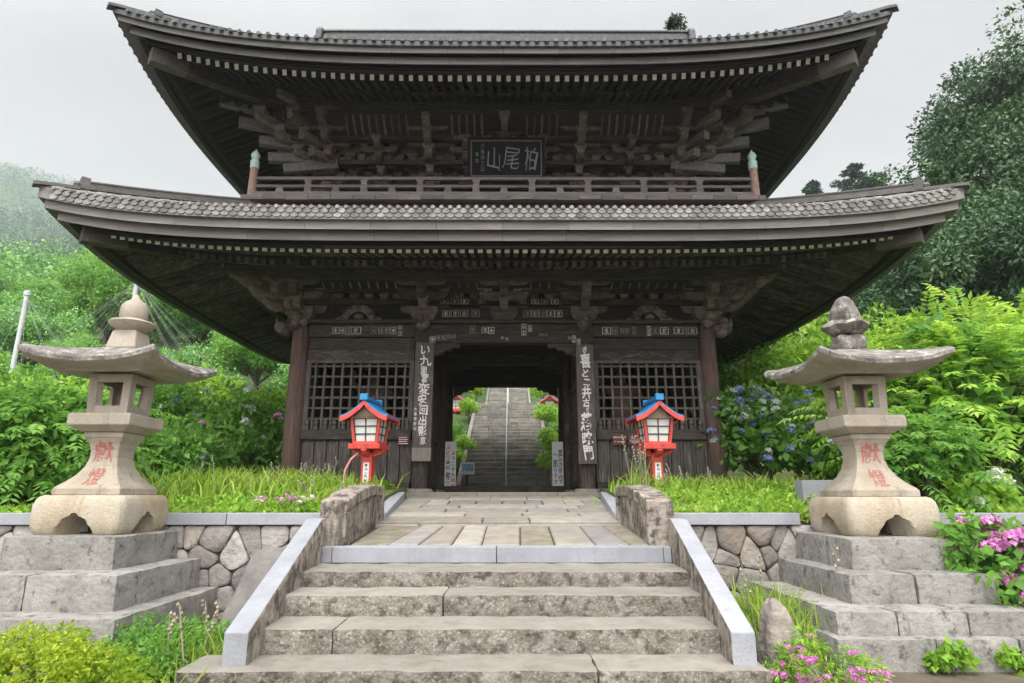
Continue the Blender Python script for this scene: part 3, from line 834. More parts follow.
front_tie = {}
for key, xa, xb in (('a', -3.74, -1.71), ('c', 1.71, 3.74)):
    front_tie[key] = beam('tie_beam', xa, xb, FY, 0.2, 4.39, 4.63)
    beam('lintel', xa, xb, FY + 0.03, 0.12, 4.155, 4.387)
    beam('sill_beam', xa, xb, FY + 0.02, 0.2, 1.53, 1.68)
    beam('rail_beam', xa, xb, FY - 0.02, 0.16, 2.44, 2.625)
front_tie['b'] = beam('tie_beam', -1.70, 1.70, FY - 0.02, 0.26, 4.265, 4.63)
for xa, xb in ((-3.74, -1.71), (1.71, 3.74), (-1.71, 1.71)):
    beam('tie_beam', xa, xb, BY, 0.22, 4.25, 4.63)
beam('tie_beam', -1.5, 1.5, GY, 0.22, 4.36, 4.63)
beam('threshold', -1.52, 1.52, GY, 0.22, 1.485, 1.64)
for y in (FY, BY):
    b = MB(); b.box(-4.15, 4.15, y - 0.22, y + 0.22, 4.635, 4.70)
    b.build('plate_beam', 'wood_x', gate, bevel=0.01)
for x in (-PX[0], PX[0]):
    b = MB(); b.box(x - 0.1, x + 0.1, FY + 0.18, BY - 0.18, 4.3, 4.63); b.build('side_tie_beam', 'wood_y', gate, bevel=0.01)
    b = MB()
    b.box(x - 0.04, x + 0.04, FY + 0.16, BY - 0.16, 1.55, 4.3)
    yy = FY + 0.2
    while yy < BY - 0.2:
        b.box(x - 0.065, x + 0.065, yy, yy + 0.05, 1.55, 4.298); yy += 0.3
    b.build('side_boarding', 'wood_z', gate)

for sx in (-1, 1):
    xa, xb = (1.71, 3.74)
    xa, xb = (xa, xb) if sx > 0 else (-xb, -xa)
    # lattice
    lt = MB()
    nvb = 12
    px_ = (xb - xa) / nvb
    for i in range(nvb + 1):
        xx = xa + i * px_
        lt.box(xx - 0.019, xx + 0.019, FY - 0.03, FY + 0.03, 2.62, 3.93)
    for j in range(7):
        zz = 2.83 + j * 0.2
        if zz < 3.9: lt.box(xa, xb, FY - 0.022, FY + 0.022, zz - 0.018, zz + 0.018)
    lt.box(xa, xb, FY - 0.06, FY + 0.05, 3.885, 3.935)
    for xx in (xa + 0.035, xb - 0.035): lt.box(xx - 0.045, xx + 0.045, FY - 0.05, FY + 0.04, 2.62, 3.885)
    lt.build('lattice', 'board_wood', gate)
    for i in range(nvb):
        bl = MB()
        xx = xa + (i + 0.5) * px_
        bl.lathe([(0.0, 0), (0.045, 0), (0.05, 0.05), (0.032, 0.075), (0.05, 0.1), (0.052, 0.125), (0.034, 0.16), (0.012, 0.2), (0, 0.21)], (xx, FY - 0.05, 2.625), 10)
        bl.build('baluster', 'board_wood', gate, smooth=45)
    # boards and battens below
    bp = MB(); bp.box(xa, xb, FY + 0.02, FY + 0.05, 1.68, 2.44)
    nb = 9
    for i in range(nb):
        xx = xa + (i + 0.5) * (xb - xa) / nb
        bp.var = rnd.random()
        bp.box(xx - 0.085, xx + 0.085, FY - 0.01, FY + 0.018, 1.68, 2.44)
        bp.var = rnd.random()
        bp.box(xx + 0.085, xx + 0.125, FY - 0.035, FY + 0.016, 1.68, 2.44)
    bp.build('board_panel', 'board_wood', gate, bevel=0.004)
    # carved transom with scrolling waves
    cv = MB(); cv.box(xa, xb, FY - 0.03, FY + 0.03, 3.94, 4.15)
    tr = cv.build('carved_transom', 'wood_x', gate)
    wv = MB()
    xm = (xa + xb) / 2
    for sgn in (-1, 1):
        for k in range(3):
            pts = []
            for i in range(34):
                t = i / 33
                xx = xm + sgn * (0.06 + t * 0.82)
                zz = 4.03 + 0.05 * math.sin(t * 7.5 + k * 0.7) * (1 - 0.4 * t) + (k - 1) * 0.028 + 0.02 * math.sin(t * 17 + k)
                pts.append((xx, FY - 0.036, zz))
            wv.tube(pts, 0.009, 5)
    wv.build('wave_carving', 'rail_wood', tr, smooth=60)
    # niche: dark back wall behind the lattice and passage side wall
    xi = sx * PX[1]
    nw = MB(); nw.box(min(sx * 1.71, sx * 3.8), max(sx * 1.71, sx * 3.8), GY - 0.05, GY + 0.05, 1.55, 4.6); nw.build('niche_wall', 'wood_dark', gate)
    nf = MB(); nf.box(min(sx * 1.71, sx * 3.8), max(sx * 1.71, sx * 3.8), FY + 0.2, GY - 0.06, 1.55, 2.2); nf.build('niche_floor', 'wood_x', gate)
    pw = MB()
    pw.box(xi - 0.03, xi + 0.03, FY + 0.16, BY - 0.16, 1.5, 4.5)
    yy = FY + 0.3
    while yy < BY - 0.3:
        pw.var = rnd.random(); pw.box(xi - 0.055, xi + 0.055, yy, yy + 0.06, 1.5, 4.3); yy += 0.36
    for zz in (1.6, 2.5, 3.6): pw.box(xi - 0.07, xi + 0.07, FY + 0.16, BY - 0.16, zz, zz + 0.14)
    pw.build('passage_wall', 'wood_z', gate, bevel=0.005)
    # door post and corbel at the mid row
    dp = MB(); dp.box(sx * 1.42 - 0.08, sx * 1.42 + 0.08, GY - 0.1, GY + 0.1, 1.64, 4.36); dp.build('door_post', 'wood_z', gate, bevel=0.01)
    for yc, zt, nm in ((FY - 0.02, 4.262, 'corbel'), (GY, 4.357, 'corbel'), (BY, 4.247, 'corbel')):
        x_at = 1.39 if yc != GY else 1.335
        poly = [(0, 0), (-0.55, 0), (-0.56, -0.05), (-0.5, -0.09), (-0.42, -0.07), (-0.36, -0.13), (-0.26, -0.13), (-0.2, -0.2), (-0.1, -0.21), (0, -0.28)]
        cb = MB(); cb.prism(poly, lambda a, b, d: (sx * (x_at + a), d, zt + b), yc - 0.07, yc + 0.07)
        o = cb.build(nm, 'wood_x', gate)
        bm = bmesh.new(); bm.from_mesh(o.data); bmesh.ops.recalc_face_normals(bm, faces=bm.faces); bm.to_mesh(o.data); bm.free()
    wn_ = MB(); wn_.box(min(sx * 1.71, sx * 3.74), max(sx * 1.71, sx * 3.74), BY - 0.04, BY + 0.04, 1.55, 4.25); wn_.build('rear_boarding', 'wood_z', gate)
cl_ = MB(); cl_.box(-3.9, 3.9, FY + 0.14, BY - 0.14, 4.64, 4.7)
for i in range(14): cl_.box(-3.8, 3.8, FY + 0.3 + i * 0.32, FY + 0.38 + i * 0.32, 4.56, 4.638)
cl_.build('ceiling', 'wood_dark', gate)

# wall above the ties up to the lower roof, frog-leg struts, coved ribs
uw = MB(); uw.box(-3.85, 3.85, FY - 0.03, FY + 0.03, 4.70, 5.9); uw.box(-3.85, 3.85, BY - 0.03, BY + 0.03, 4.70, 5.9)
uw.box(-3.91 - 0.03, -3.91 + 0.03, FY - 0.03, BY + 0.03, 4.70, 5.9); uw.box(3.91 - 0.03, 3.91 + 0.03, FY - 0.03, BY + 0.03, 4.70, 5.9)
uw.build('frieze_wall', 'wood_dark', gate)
frieze = {}
for z0, z1, key, pr in ((5.02, 5.14, 'lo', 0.09), (5.2, 5.26, 'mid', 0.35)):
    b = MB(); b.box(-4.0, 4.0, FY - pr - 0.06, FY - pr + 0.06, z0, z1); frieze[key] = b.build('frieze_beam', 'wood_x', gate, bevel=0.008)
for x in (-2.8, 2.8):
    fk = MB()
    poly = [(-0.62, 0), (-0.6, 0.05), (-0.45, 0.09), (-0.36, 0.2), (-0.2, 0.3), (-0.1, 0.31), (0.1, 0.31), (0.2, 0.3), (0.36, 0.2), (0.45, 0.09), (0.6, 0.05), (0.62, 0), (0.3, 0), (0.22, 0.1), (0.1, 0.17), (-0.1, 0.17), (-0.22, 0.1), (-0.3, 0)]
    n_ = len(poly)
    A = [(x + a * 0.72, FY - 0.14, 4.703 + b) for a, b in poly]; B = [(x + a * 0.72, FY - 0.03, 4.703 + b) for a, b in poly]
    half = n_ // 2
    for i in range(11):      # ring of quads between the outer and the inner outline
        o0, o1 = poly[i], poly[i + 1]
        t0, t1 = i / 11, (i + 1) / 11
        inner = poly[12:][::-1]
        ii = lambda t: tuple(inner[min(len(inner) - 1, int(t * (len(inner) - 1)))][k] + (inner[min(len(inner) - 1, int(t * (len(inner) - 1)) + 1)][k] - inner[min(len(inner) - 1, int(t * (len(inner) - 1)))][k]) * (t * (len(inner) - 1) % 1) for k in (0, 1))
        i0, i1 = ii(t0), ii(t1)
        q = [o0, o1, i1, i0]
        fk.prism([(x + a * 0.72, b) for a, b in q], lambda a, b, d: (a, d, 4.703 + b), FY - 0.14, FY - 0.035)
    for k in range(7):
        a = math.pi * k / 6
        fk.lathe([(0, -0.035), (0.05, 0), (0, 0.035)], (x + 0.33 * math.cos(a), FY - 0.15, 4.76 + 0.22 * math.sin(a)), 8)
    fk.lathe([(0, 0), (0.09, 0.02), (0.1, 0.08), (0.05, 0.13), (0, 0.14)], (x, FY - 0.12, 4.71), 10)
    fk.build('frog_leg_strut', 'bracket_wood', gate, smooth=40)
for x in [i * 0.17 for i in range(-21, 22)]:
    near = min(abs(x - q) for q in (-3.91, -1.6, 0, 1.6, 3.91))
    if near < 0.42: continue
    rb = MB(); rb.tube([(x, FY - 0.42, 5.27), (x, FY - 0.55, 5.32), (x, FY - 0.78, 5.45), (x, FY - 0.98, 5.52)], 0.026, 6)
    rb.build('coved_rib', 'post_wood' if -2.9 < x < -1.9 else 'bracket_wood', gate, smooth=60)
cvp = MB(); cvp.grid([[(x, FY - 0.4, 5.25) for x in (-4, 4)], [(x, FY - 0.62, 5.33) for x in (-4, 4)], [(x, FY - 0.82, 5.47) for x in (-4, 4)], [(x, FY - 1.02, 5.55) for x in (-4, 4)]])
cvp.build('coved_panel', 'wood_dark', gate)


def masu(mb, c, s, h):
    """bearing block: narrower at its foot"""
    x, y, z = c; a, b = s * 0.34, s * 0.5
    mb.loft([[(x - a, y - a, z), (x + a, y - a, z), (x + a, y + a, z), (x - a, y + a, z)],
             [(x - b, y - b, z + h * 0.45), (x + b, y - b, z + h * 0.45), (x + b, y + b, z + h * 0.45), (x - b, y + b, z + h * 0.45)],
             [(x - b, y - b, z + h), (x + b, y - b, z + h), (x + b, y + b, z + h), (x - b, y + b, z + h)]])


def arm(mb, c, d, l, w, h):
    """bracket arm centred on c along d, its two ends curved up"""
    c, d = Vector(c), Vector((d[0], d[1], 0)).normalized(); sd = Vector((-d.y, d.x, 0))
    prof = [(-1, 1), (-1, 0.45), (-0.93, 0.2), (-0.8, 0.03), (-0.66, 0), (0.66, 0), (0.8, 0.03), (0.93, 0.2), (1, 0.45), (1, 1)]
    mb.loft([[c + d * (a * l / 2) + sd * e + Vector((0, 0, b * h)) for a, b in prof] for e in (-w / 2, w / 2)])


def bracket(x, y, z0, dirs, proj, tiers, sc, step=0.225, name='bracket_set', mat='bracket_wood', tails=None):
    mb = MB()
    th = sc
    masu(mb, (x, y, z0), 0.42 * sc / 0.2, 0.2 * sc / 0.2)
    z = z0 + 0.13 * sc / 0.2
    for t in range(tiers):
        for (dx, dy) in dirs:
            L = math.hypot(dx, dy); ux, uy = dx / L, dy / L
            out = proj * (t + 1) / tiers * L
            c = (x + ux * (out / 2 - 0.15), y + uy * (out / 2 - 0.15), z)
            mb.var = rnd.random()
            arm(mb, c, (ux, uy), out + 0.5, 0.12 * sc / 0.2, 0.13 * sc / 0.2)
            ends = (x + ux * out, y + uy * out)
            masu(mb, (ends[0], ends[1], z + 0.13 * sc / 0.2), 0.2 * sc / 0.2, 0.1 * sc / 0.2)
            if L < 1.2:
                for tt in range(t + 1):
                    oo = proj * tt / tiers
                    cc = (x + ux * oo, y + uy * oo, z)
                    ln = (0.75 + 0.28 * (t - tt)) * sc / 0.2
                    mb.var = rnd.random()
                    arm(mb, cc, (uy, ux), ln, 0.11 * sc / 0.2, 0.125 * sc / 0.2)
                    for e in (-0.44, 0, 0.44):
                        masu(mb, (cc[0] + uy * e * ln, cc[1] + ux * e * ln, z + 0.125 * sc / 0.2), 0.18 * sc / 0.2, 0.095 * sc / 0.2)
        z += step * sc / 0.2
    o = mb.build(name, mat, gate)
    return o


def nosing(x, y, z, dx, dy, s, name='carved_nosing', parent=None):
    """carved beam end: scrolled lump like a lion's head"""
    mb = MB()
    d = Vector((dx, dy, 0)).normalized()
    for k in range(9):
        a = k * 2.4; r = s * (0.28 + 0.22 * rnd.random())
        c = Vector((x, y, z)) + d * s * (0.2 + 0.55 * rnd.random()) + Vector((math.cos(a) * 0.25 * s, math.sin(a) * 0.2 * s, math.sin(a * 1.7) * 0.35 * s))
        mb.lathe([(0, -r), (r * 0.7, -r * 0.6), (r, 0), (r * 0.7, r * 0.6), (0, r)], c, 8)
    mb.tube([Vector((x, y, z)), Vector((x, y, z)) + d * s * 0.6, Vector((x, y, z + s * 0.15)) + d * s * 1.1, Vector((x, y, z + s * 0.55)) + d * s * 1.15], [s * 0.3, s * 0.32, s * 0.2, s * 0.06], 8)
    return mb.build(name, 'bracket_wood', gate, smooth=50)


for sx in (-1, 1):
    bracket(sx * 3.91, FY, 4.705, [(0, -1), (sx, 0), (sx, -1), (sx * 0.45, -1), (sx, -0.45)], 0.98, 3, 0.25, 0.158)
    bracket(sx * 1.54, FY, 4.705, [(0, -1)], 0.98, 3, 0.25, 0.158)
    bracket(sx * 3.91, BY, 4.705, [(0, 1), (sx, 0), (sx, 1)], 0.98, 3, 0.25, 0.158)
    bracket(sx * 1.54, BY, 4.705, [(0, 1)], 0.98, 3, 0.25, 0.158)
    bracket(sx * 3.91, GY, 4.705, [(sx, 0)], 0.98, 3, 0.25, 0.158)
    nosing(sx * 4.05, FY, 4.6, sx, -0.2, 0.3)
    nosing(sx * 3.91, FY - 0.12, 4.66, 0, -1, 0.24)
    nosing(sx * 1.54, FY - 0.16, 4.62, 0, -1, 0.22)
    # big curved diagonal arm under the corner
    ca = MB()
    for dz, ln, rr_ in ((0.0, 0.75, 0.085), (0.2, 1.0, 0.09)):
        pts = [(sx * (3.95 + t * 1.1 * ln), FY - 0.05 - t * 1.05 * ln, 4.84 + dz + 0.05 * math.sin(t * 9) + 0.1 * t + 0.34 * t ** 2.5) for t in [i / 14 for i in range(15)]]
        ca.tube(pts, [rr_ * (1 + 0.25 * math.sin(i * 1.3)) for i in range(15)], 8)
    ca.build('corner_arm', 'bracket_wood', gate, smooth=60)
bracket(0, FY, 4.705, [(0, -1)], 0.98, 3, 0.25, 0.158)
bracket(0, BY, 4.705, [(0, 1)], 0.98, 3, 0.25, 0.158)

# small bearing blocks along the frieze
for i in range(-13, 14):
    x = i * 0.29
    if min(abs(x - q) for q in (-3.91, -1.54, 0, 1.54, 3.91)) < 0.4: continue
    bb_ = MB(); masu(bb_, (x, FY - 0.12, 5.142), 0.17, 0.11); bb_.build('bearing_block', 'bracket_wood', gate)


# ------------------------------------------------------------------ roofs
class Roof:
    def __init__(s, hx, hy, z0, lift, p, dl, slope, curve):
        s.hx, s.hy, s.z0, s.lift, s.p, s.dl, s.a, s.b = hx, hy, z0, lift, p, dl, slope, curve

    def half(s, k, d):          # half length along the eave of side k, inset d
        return (s.hx if k % 2 == 0 else s.hy) - d

    def L(s, u, d):
        return s.lift * abs(u) ** s.p * max(0.0, 1 - d / s.dl) ** 1.3

    def P(s, k, u, d, z):       # u in -1..1 along the eave, d inset from the eave, z height before the corner lift
        h = s.half(k, d); x = u * h; o = (s.hy if k % 2 == 0 else s.hx) - d
        q = [(x, -o), (o, x), (-x, o), (-o, -x)][k]
        return (q[0], GY + q[1], z + s.L(u, d))

    def zt(s, d):
        return s.z0 + s.a * d + s.b * d * d


def strip(mb, rf, d0, d1, z0, z1, n=56, z0i=None, z1i=None, sides=(0, 1, 2, 3), mi=None, u1=1.0):
    """mitred board running round the eaves: outer face at inset d0, inner at d1"""
    z0i = z0 if z0i is None else z0i; z1i = z1 if z1i is None else z1i
    for k in sides:
        # denser towards the corners where the eave sweeps up
        us = [math.sin(math.pi / 2 * (2 * i / n - 1)) * u1 for i in range(n + 1)]
        rings = [[rf.P(k, u, d0, z0), rf.P(k, u, d0, z1), rf.P(k, u, d1, z1i), rf.P(k, u, d1, z0i)] for u in us]
        mb.loft(rings, mi)


def boards(mb, rf, d0, d1, z0, z1, step, sides=(0, 1, 2, 3), mi=None, z0i=None, z1i=None):
    """the same board in lengths, so that butt joints show"""
    z0i = z0 if z0i is None else z0i; z1i = z1 if z1i is None else z1i
    for k in sides:
        h = rf.half(k, d0); n = max(4, round(2 * h / step)); e = 0.003 / h
        for i in range(n):
            ua, ub = -1 + 2 * i / n + (e if i else 0), -1 + 2 * (i + 1) / n - (e if i < n - 1 else 0)
            mb.var = rnd.random()
            us = [ua + (ub - ua) * j / 5 for j in range(6)]
            mb.loft([[rf.P(k, u, d0, z0), rf.P(k, u, d0, z1), rf.P(k, u, d1, z1i), rf.P(k, u, d1, z0i)] for u in us], mi)


def tiles(mb, rf, k, dmax, pitch, r, step, gable=None):
    """rounded tile rows running up the slope over a flat pan surface"""
    nd = max(3, int(dmax / 0.3))
    us = [math.sin(math.pi / 2 * (2 * i / 60 - 1)) for i in range(61)]
    ds = [dmax * j / nd for j in range(nd + 1)]

    def lim(d):             # a gabled main roof stops narrowing once it meets the gable
        return d if gable is None else min(d, gable)
    mb.var = 0.35
    if gable is None:
        mb.grid([[rf.P(k, u, d, rf.zt(d)) for u in us] for d in ds])
    else:
        P = []
        for d in ds:
            row = []
            for u in us:
                q = rf.P(k, u, lim(d), rf.zt(d)); o = (rf.hy - d) * (-1 if k == 0 else 1)
                row.append((q[0], GY + o, q[2]))
            P.append(row)
        mb.grid(P)
    h0 = rf.half(k, 0); n = int(2 * (h0 - 0.12) / pitch)
    for i in range(n + 1):
        s = -h0 + 0.12 + (2 * h0 - 0.24) * i / n
        de = min(dmax, h0 - abs(s) - 0.02) if gable is None or abs(s) > h0 - gable else dmax
        if de < 0.12: continue
        m = max(1, int(de / step)); rings = []
        mb.var = rnd.random()
        for j in range(m):
            for dd, rr in ((j * step - 0.05, r), ((j + 1) * step - 0.06, r * 0.84)):
                d = min(max(dd, -0.05), de)
                hh = max(1e-3, rf.half(k, lim(max(0, d))))
                u = max(-1, min(1, s / hh))
                c = Vector(rf.P(k, u, lim(max(d, 0)), rf.zt(d)))
                o = ((rf.hy if k % 2 == 0 else rf.hx) - d)
                ax = [(1, 0), (0, 1), (-1, 0), (0, -1)][k]; ou = [(0, -1), (1, 0), (0, 1), (-1, 0)][k]
                c = Vector((c.x if ou[0] == 0 else ou[0] * o, c.y if ou[1] == 0 else GY + ou[1] * o, c.z))
                rings.append([c + Vector((ax[0], ax[1], 0)) * rr * math.cos(a) + Vector((0, 0, rr * math.sin(a) * 1.05 - 0.015)) for a in [math.pi * q / 6 for q in range(7)] ])
        mb.loft(rings, cap=True)
        # end disc under the round tile
        d = -0.06
        c = Vector(rf.P(k, max(-1, min(1, s / h0)), 0, rf.z0 - 0.02)); oo = Vector((ou[0], ou[1], 0))
        pts = [c + Vector((ax[0], ax[1], 0)) * r * 0.82 * math.cos(a) + Vector((0, 0, r * 0.82 * math.sin(a))) for a in [2 * math.pi * q / 10 for q in range(10)]]
        mb.loft([[p + oo * 0.02 for p in pts], [p + oo * 0.055 for p in pts]])
        if gable is None and rf.z0 < 7:      # hanging lip of the pan tile beside it
            c2 = Vector(rf.P(k, max(-1, min(1, (s + pitch / 2) / h0)), 0, rf.z0 - 0.068))
            pts = [c2 + Vector((ax[0], ax[1], 0)) * pitch * 0.49 * math.cos(a) + Vector((0, 0, 0.042 * math.sin(a))) for a in [2 * math.pi * q / 12 for q in range(12)]]
            mb.loft([[p + oo * 0.005 for p in pts], [p + oo * 0.03 for p in pts]])
            c3 = c2 - Vector((0, 0, 0.062)) - Vector((ax[0], ax[1], 0)) * pitch / 2
            pts = [c3 + Vector((ax[0], ax[1], 0)) * pitch * 0.49 * math.cos(a) + Vector((0, 0, 0.045 * math.sin(a))) for a in [2 * math.pi * q / 12 for q in range(12)]]
            mb.loft([[p - oo * 0.005 for p in pts], [p + oo * 0.016 for p in pts]])


def rafter_row(rf, k, d0, d1, zt, slope, w, h, pitch, tip):
    """(name of) every rafter of side k as its own small builder; skips what the hip cuts off"""
    hs = rf.half(k, 0) ; out = []
    n = int(2 * (hs - d0 - 0.2) / pitch)
    for i in range(n + 1):
        s = (i - n / 2) * pitch
        de = min(d1, hs - abs(s) - 0.06)
        if de < d0 + 0.12: continue
        mb = MB()

        def pt(d):
            hh = rf.half(k, d); o = (rf.hy if k % 2 == 0 else rf.hx) - d
            q = [(s, -o), (o, s), (-s, o), (-o, -s)][k]
            return (q[0], GY + q[1], zt - h / 2 + slope * (d - d0) + rf.L(min(1, abs(s) / hh), d))
        nseg = 1 if abs(s) < 0.55 * hs else 2
        ds = [d0 + (de - d0) * j / nseg for j in range(nseg + 1)]
        for j in range(nseg):
            mb.bar(pt(ds[j]), pt(ds[j + 1]), w, h, tipmi=1 if (tip and j == 0) else 0)
        out.append((s, mb))
    return out


rest = MB()      # the rafters beyond the hundred that show largest


def merge(dst, mb, body=0):
    b = len(dst.v); dst.v += mb.v; dst.f += [[b + i for i in f] for f in mb.f]; dst.m += [m or body for m in mb.m]; dst.a += [rnd.random()] * len(mb.a)


def hip(rf, parent, k, dmax, mat, d_orn=0.55, hs=0.5):
    """hip ridge from the corner tip inwards, with its end tile"""
    sx, sy = [(1, -1), (1, 1), (-1, 1), (-1, -1)][k]

    def pt(d, dz):
        return Vector((sx * (rf.hx - d), GY + sy * (rf.hy - d), rf.zt(d) + rf.L(1, max(0, d)) + dz))
    side = Vector((-sy, sx, 0)).normalized()
    mb = MB()
    n = 14
    ds = [d_orn + (dmax - d_orn) * i / n for i in range(n + 1)]
    for wa, z0, z1 in ((0.11, -0.02, 0.12 * hs), (0.09, 0.12 * hs, 0.2 * hs), (0.105, 0.2 * hs, 0.235 * hs)):
        mb.loft([[pt(d, z0) - side * wa, pt(d, z0) + side * wa, pt(d, z1) + side * wa, pt(d, z1) - side * wa] for d in ds])
    mb.loft([[pt(d, 0.235 * hs) + side * 0.065 * math.cos(a) + Vector((0, 0, 0.06 * hs * 1.4 * math.sin(a))) for a in [math.pi * q / 6 for q in range(7)]] for d in ds])
    o = mb.build('hip_ridge', mat, parent, smooth=40)
    lo = MB()      # lower ridge out to the tip
    ds2 = [-0.06 + (d_orn + 0.08) * i / 6 for i in range(7)]
    lo.loft([[pt(d, -0.02) - side * 0.08, pt(d, -0.02) + side * 0.08, pt(d, 0.035) + side * 0.075, pt(d, 0.06), pt(d, 0.035) - side * 0.075] for d in ds2])
    lo.build('tip_ridge', mat, parent, smooth=40)
    en = MB()
    c = pt(d_orn - 0.03, 0); f = Vector((sx, sy, 0)).normalized()
    prof = [(-0.15, -0.02), (0.15, -0.02), (0.17, 0.12), (0.13, 0.26), (0.14, 0.32), (0.07, 0.31), (0, 0.35), (-0.07, 0.31), (-0.14, 0.32), (-0.13, 0.26), (-0.17, 0.12)]
    en.loft([[c + side * a * 0.62 + Vector((0, 0, b * (hs + 0.08))) + f * e for a, b in prof] for e in (-0.05, 0.07)])
    en.lathe([(0, -0.06), (0.05, -0.04), (0.07, 0), (0.05, 0.04), (0, 0.06)], c + f * 0.09 + Vector((0, 0, 0.13 * hs)), 8)
    en.build('ridge_end_tile', mat, parent, smooth=40)


def corner_rafter(rf, parent, k, d0, d1, zt, slope, w, h):
    sx, sy = [(1, -1), (1, 1), (-1, 1), (-1, -1)][k]
    mb = MB()
    n = 6
    pts = []
    for i in range(n + 1):
        d = d0 + (d1 - d0) * i / n
        pts.append(Vector((sx * (rf.hx - d), GY + sy * (rf.hy - d), zt + slope * (d - d0) + rf.L(1, d))))
    side = Vector((-sy, sx, 0)).normalized()
    mb.loft([[p - side * w / 2 - Vector((0, 0, h)), p + side * w / 2 - Vector((0, 0, h)), p + side * w / 2, p - side * w / 2] for p in pts], 0)
    for i, f in enumerate(mb.f):
        if i < 4 or set(f) == {0, 1, 2, 3}: mb.m[i] = 1
    mb.build('corner_rafter', ['wood_x', 'rail_wood'], parent, bevel=0.01)


def eaves(rf, parent, tile_mat, spec, front_named):
    """boards, two tiers of rafters, soffits and purlins under one roof"""
    z = rf.z0
    e = MB(); strip(e, rf, 0.0, 0.1, z - spec['tile'], z - 0.015); e.build('eave_tile_edge', tile_mat, parent)
    for nm, d, za, zb, mat in spec['fascia']:
        b = MB(); boards(b, rf, d, d + 0.14, za, zb, 0.95, z0i=za + 0.09, z1i=zb + 0.1); b.build(nm, mat, parent)
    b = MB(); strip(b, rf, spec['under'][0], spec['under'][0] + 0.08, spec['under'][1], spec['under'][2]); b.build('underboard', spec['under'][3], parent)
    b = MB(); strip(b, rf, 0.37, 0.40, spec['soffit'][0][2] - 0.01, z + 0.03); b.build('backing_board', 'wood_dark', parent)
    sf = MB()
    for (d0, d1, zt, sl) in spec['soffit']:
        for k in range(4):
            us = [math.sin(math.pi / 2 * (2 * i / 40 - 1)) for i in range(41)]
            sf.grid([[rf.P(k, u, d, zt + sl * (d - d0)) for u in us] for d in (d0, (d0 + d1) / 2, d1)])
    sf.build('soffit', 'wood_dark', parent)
    for d, za, zb, w in spec['beams']:
        b = MB(); strip(b, rf, d, d + w, za, zb); b.build('eave_beam', 'wood_x', parent)
    for (d0, d1, zt, sl, w, h, pitch, tip) in spec['rafters']:
        for k in range(4):
            for s, mb in rafter_row(rf, k, d0, d1, zt, sl, w, h, pitch, tip):
                if tip and k == 0 and abs(s) <= front_named:
                    mb.build('rafter', ['rafter_wood' if rf.z0 < 7 else 'wood_dark', 'white_tip'], parent)
                else:
                    merge(rest, mb, 2 if rf.z0 > 7 else 0)
    for k in range(4):
        corner_rafter(rf, parent, k, spec['corner'][0], spec['corner'][1], spec['corner'][2], spec['corner'][3], 0.2, spec['corner'][4])


LO = Roof(6.95, 5.5, 5.62, 0.36, 4.6, 3.6, 0.40, 0.02)
lo = MB()
for k in range(4): tiles(lo, LO, k, 3.3, 0.128, 0.036, 0.2)
lower_roof = lo.build('lower_roof', 'tile', gate, smooth=50)
eaves(LO, lower_roof, 'tile', dict(
    tile=0.2, fascia=[('upper_fascia', 0.07, 5.29, 5.43, 'fascia'), ('lower_fascia', 0.2, 5.165, 5.325, 'fascia')],
    under=(0.42, 5.15, 5.36, 'wood_dark'),
    soffit=[(0.3, 1.45, 5.17, 0.28), (1.3, 3.2, 5.285, 0.3)],
    beams=[(1.34, 5.2755, 5.40, 0.1), (1.95, 5.2, 5.36, 0.16)],
    rafters=[(0.6, 1.5, 5.245, 0.28, 0.078, 0.11, 0.141, True), (1.28, 3.15, 5.27, 0.3, 0.072, 0.1, 0.141, False)],
    corner=(0.43, 3.1, 5.18, 0.27, 0.25)), 7)
for k in range(4): hip(LO, lower_roof, k, 2.55, 'ridge', 0.42)
tp = MB(); strip(tp, LO, 2.35, 2.75, LO.zt(2.35) - 0.05, LO.zt(2.35) + 0.14); tp.build('top_trim', 'ridge', lower_roof)
# reddish new length of board under the front eave
nr = MB()
us = [-0.42 + 0.84 * i / 20 for i in range(21)]
nr.loft([[LO.P(0, u, 0.395, 5.145), LO.P(0, u, 0.395, 5.3), LO.P(0, u, 0.415, 5.3), LO.P(0, u, 0.415, 5.145)] for u in us])
nr.build('patch_board', 'fascia_red', lower_roof)

UP = Roof(6.64, 5.1, 8.86, 0.66, 3.4, 3.8, 0.58, 0.04)
up = MB()
for k in (0, 2): tiles(up, UP, k, 5.1, 0.16, 0.04, 0.24, gable=1.9)
for k in (1, 3): tiles(up, UP, k, 1.95, 0.16, 0.04, 0.24)
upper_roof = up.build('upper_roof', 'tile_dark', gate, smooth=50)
eaves(UP, upper_roof, 'tile_dark', dict(
    tile=0.1, fascia=[('upper_fascia', 0.06, 8.665, 8.775, 'fascia_dark'), ('lower_fascia', 0.2, 8.555, 8.69, 'fascia_dark')],
    under=(0.45, 8.6, 8.76, 'wood_dark'),
    soffit=[(0.3, 1.45, 8.55, 0.38), (1.3, 3.1, 8.845, 0.38)],
    beams=[(1.36, 8.845, 8.96, 0.1), (1.75, 8.74, 8.9, 0.16)],
    rafters=[(0.6, 1.5, 8.63, 0.38, 0.074, 0.1, 0.172, True), (1.3, 3.05, 8.83, 0.38, 0.075, 0.11, 0.172, False)],
    corner=(0.45, 3.0, 8.49, 0.34, 0.28)), 0.9)
for k in range(4): hip(UP, upper_roof, k, 1.9, 'tile_dark', 0.5, 0.3)
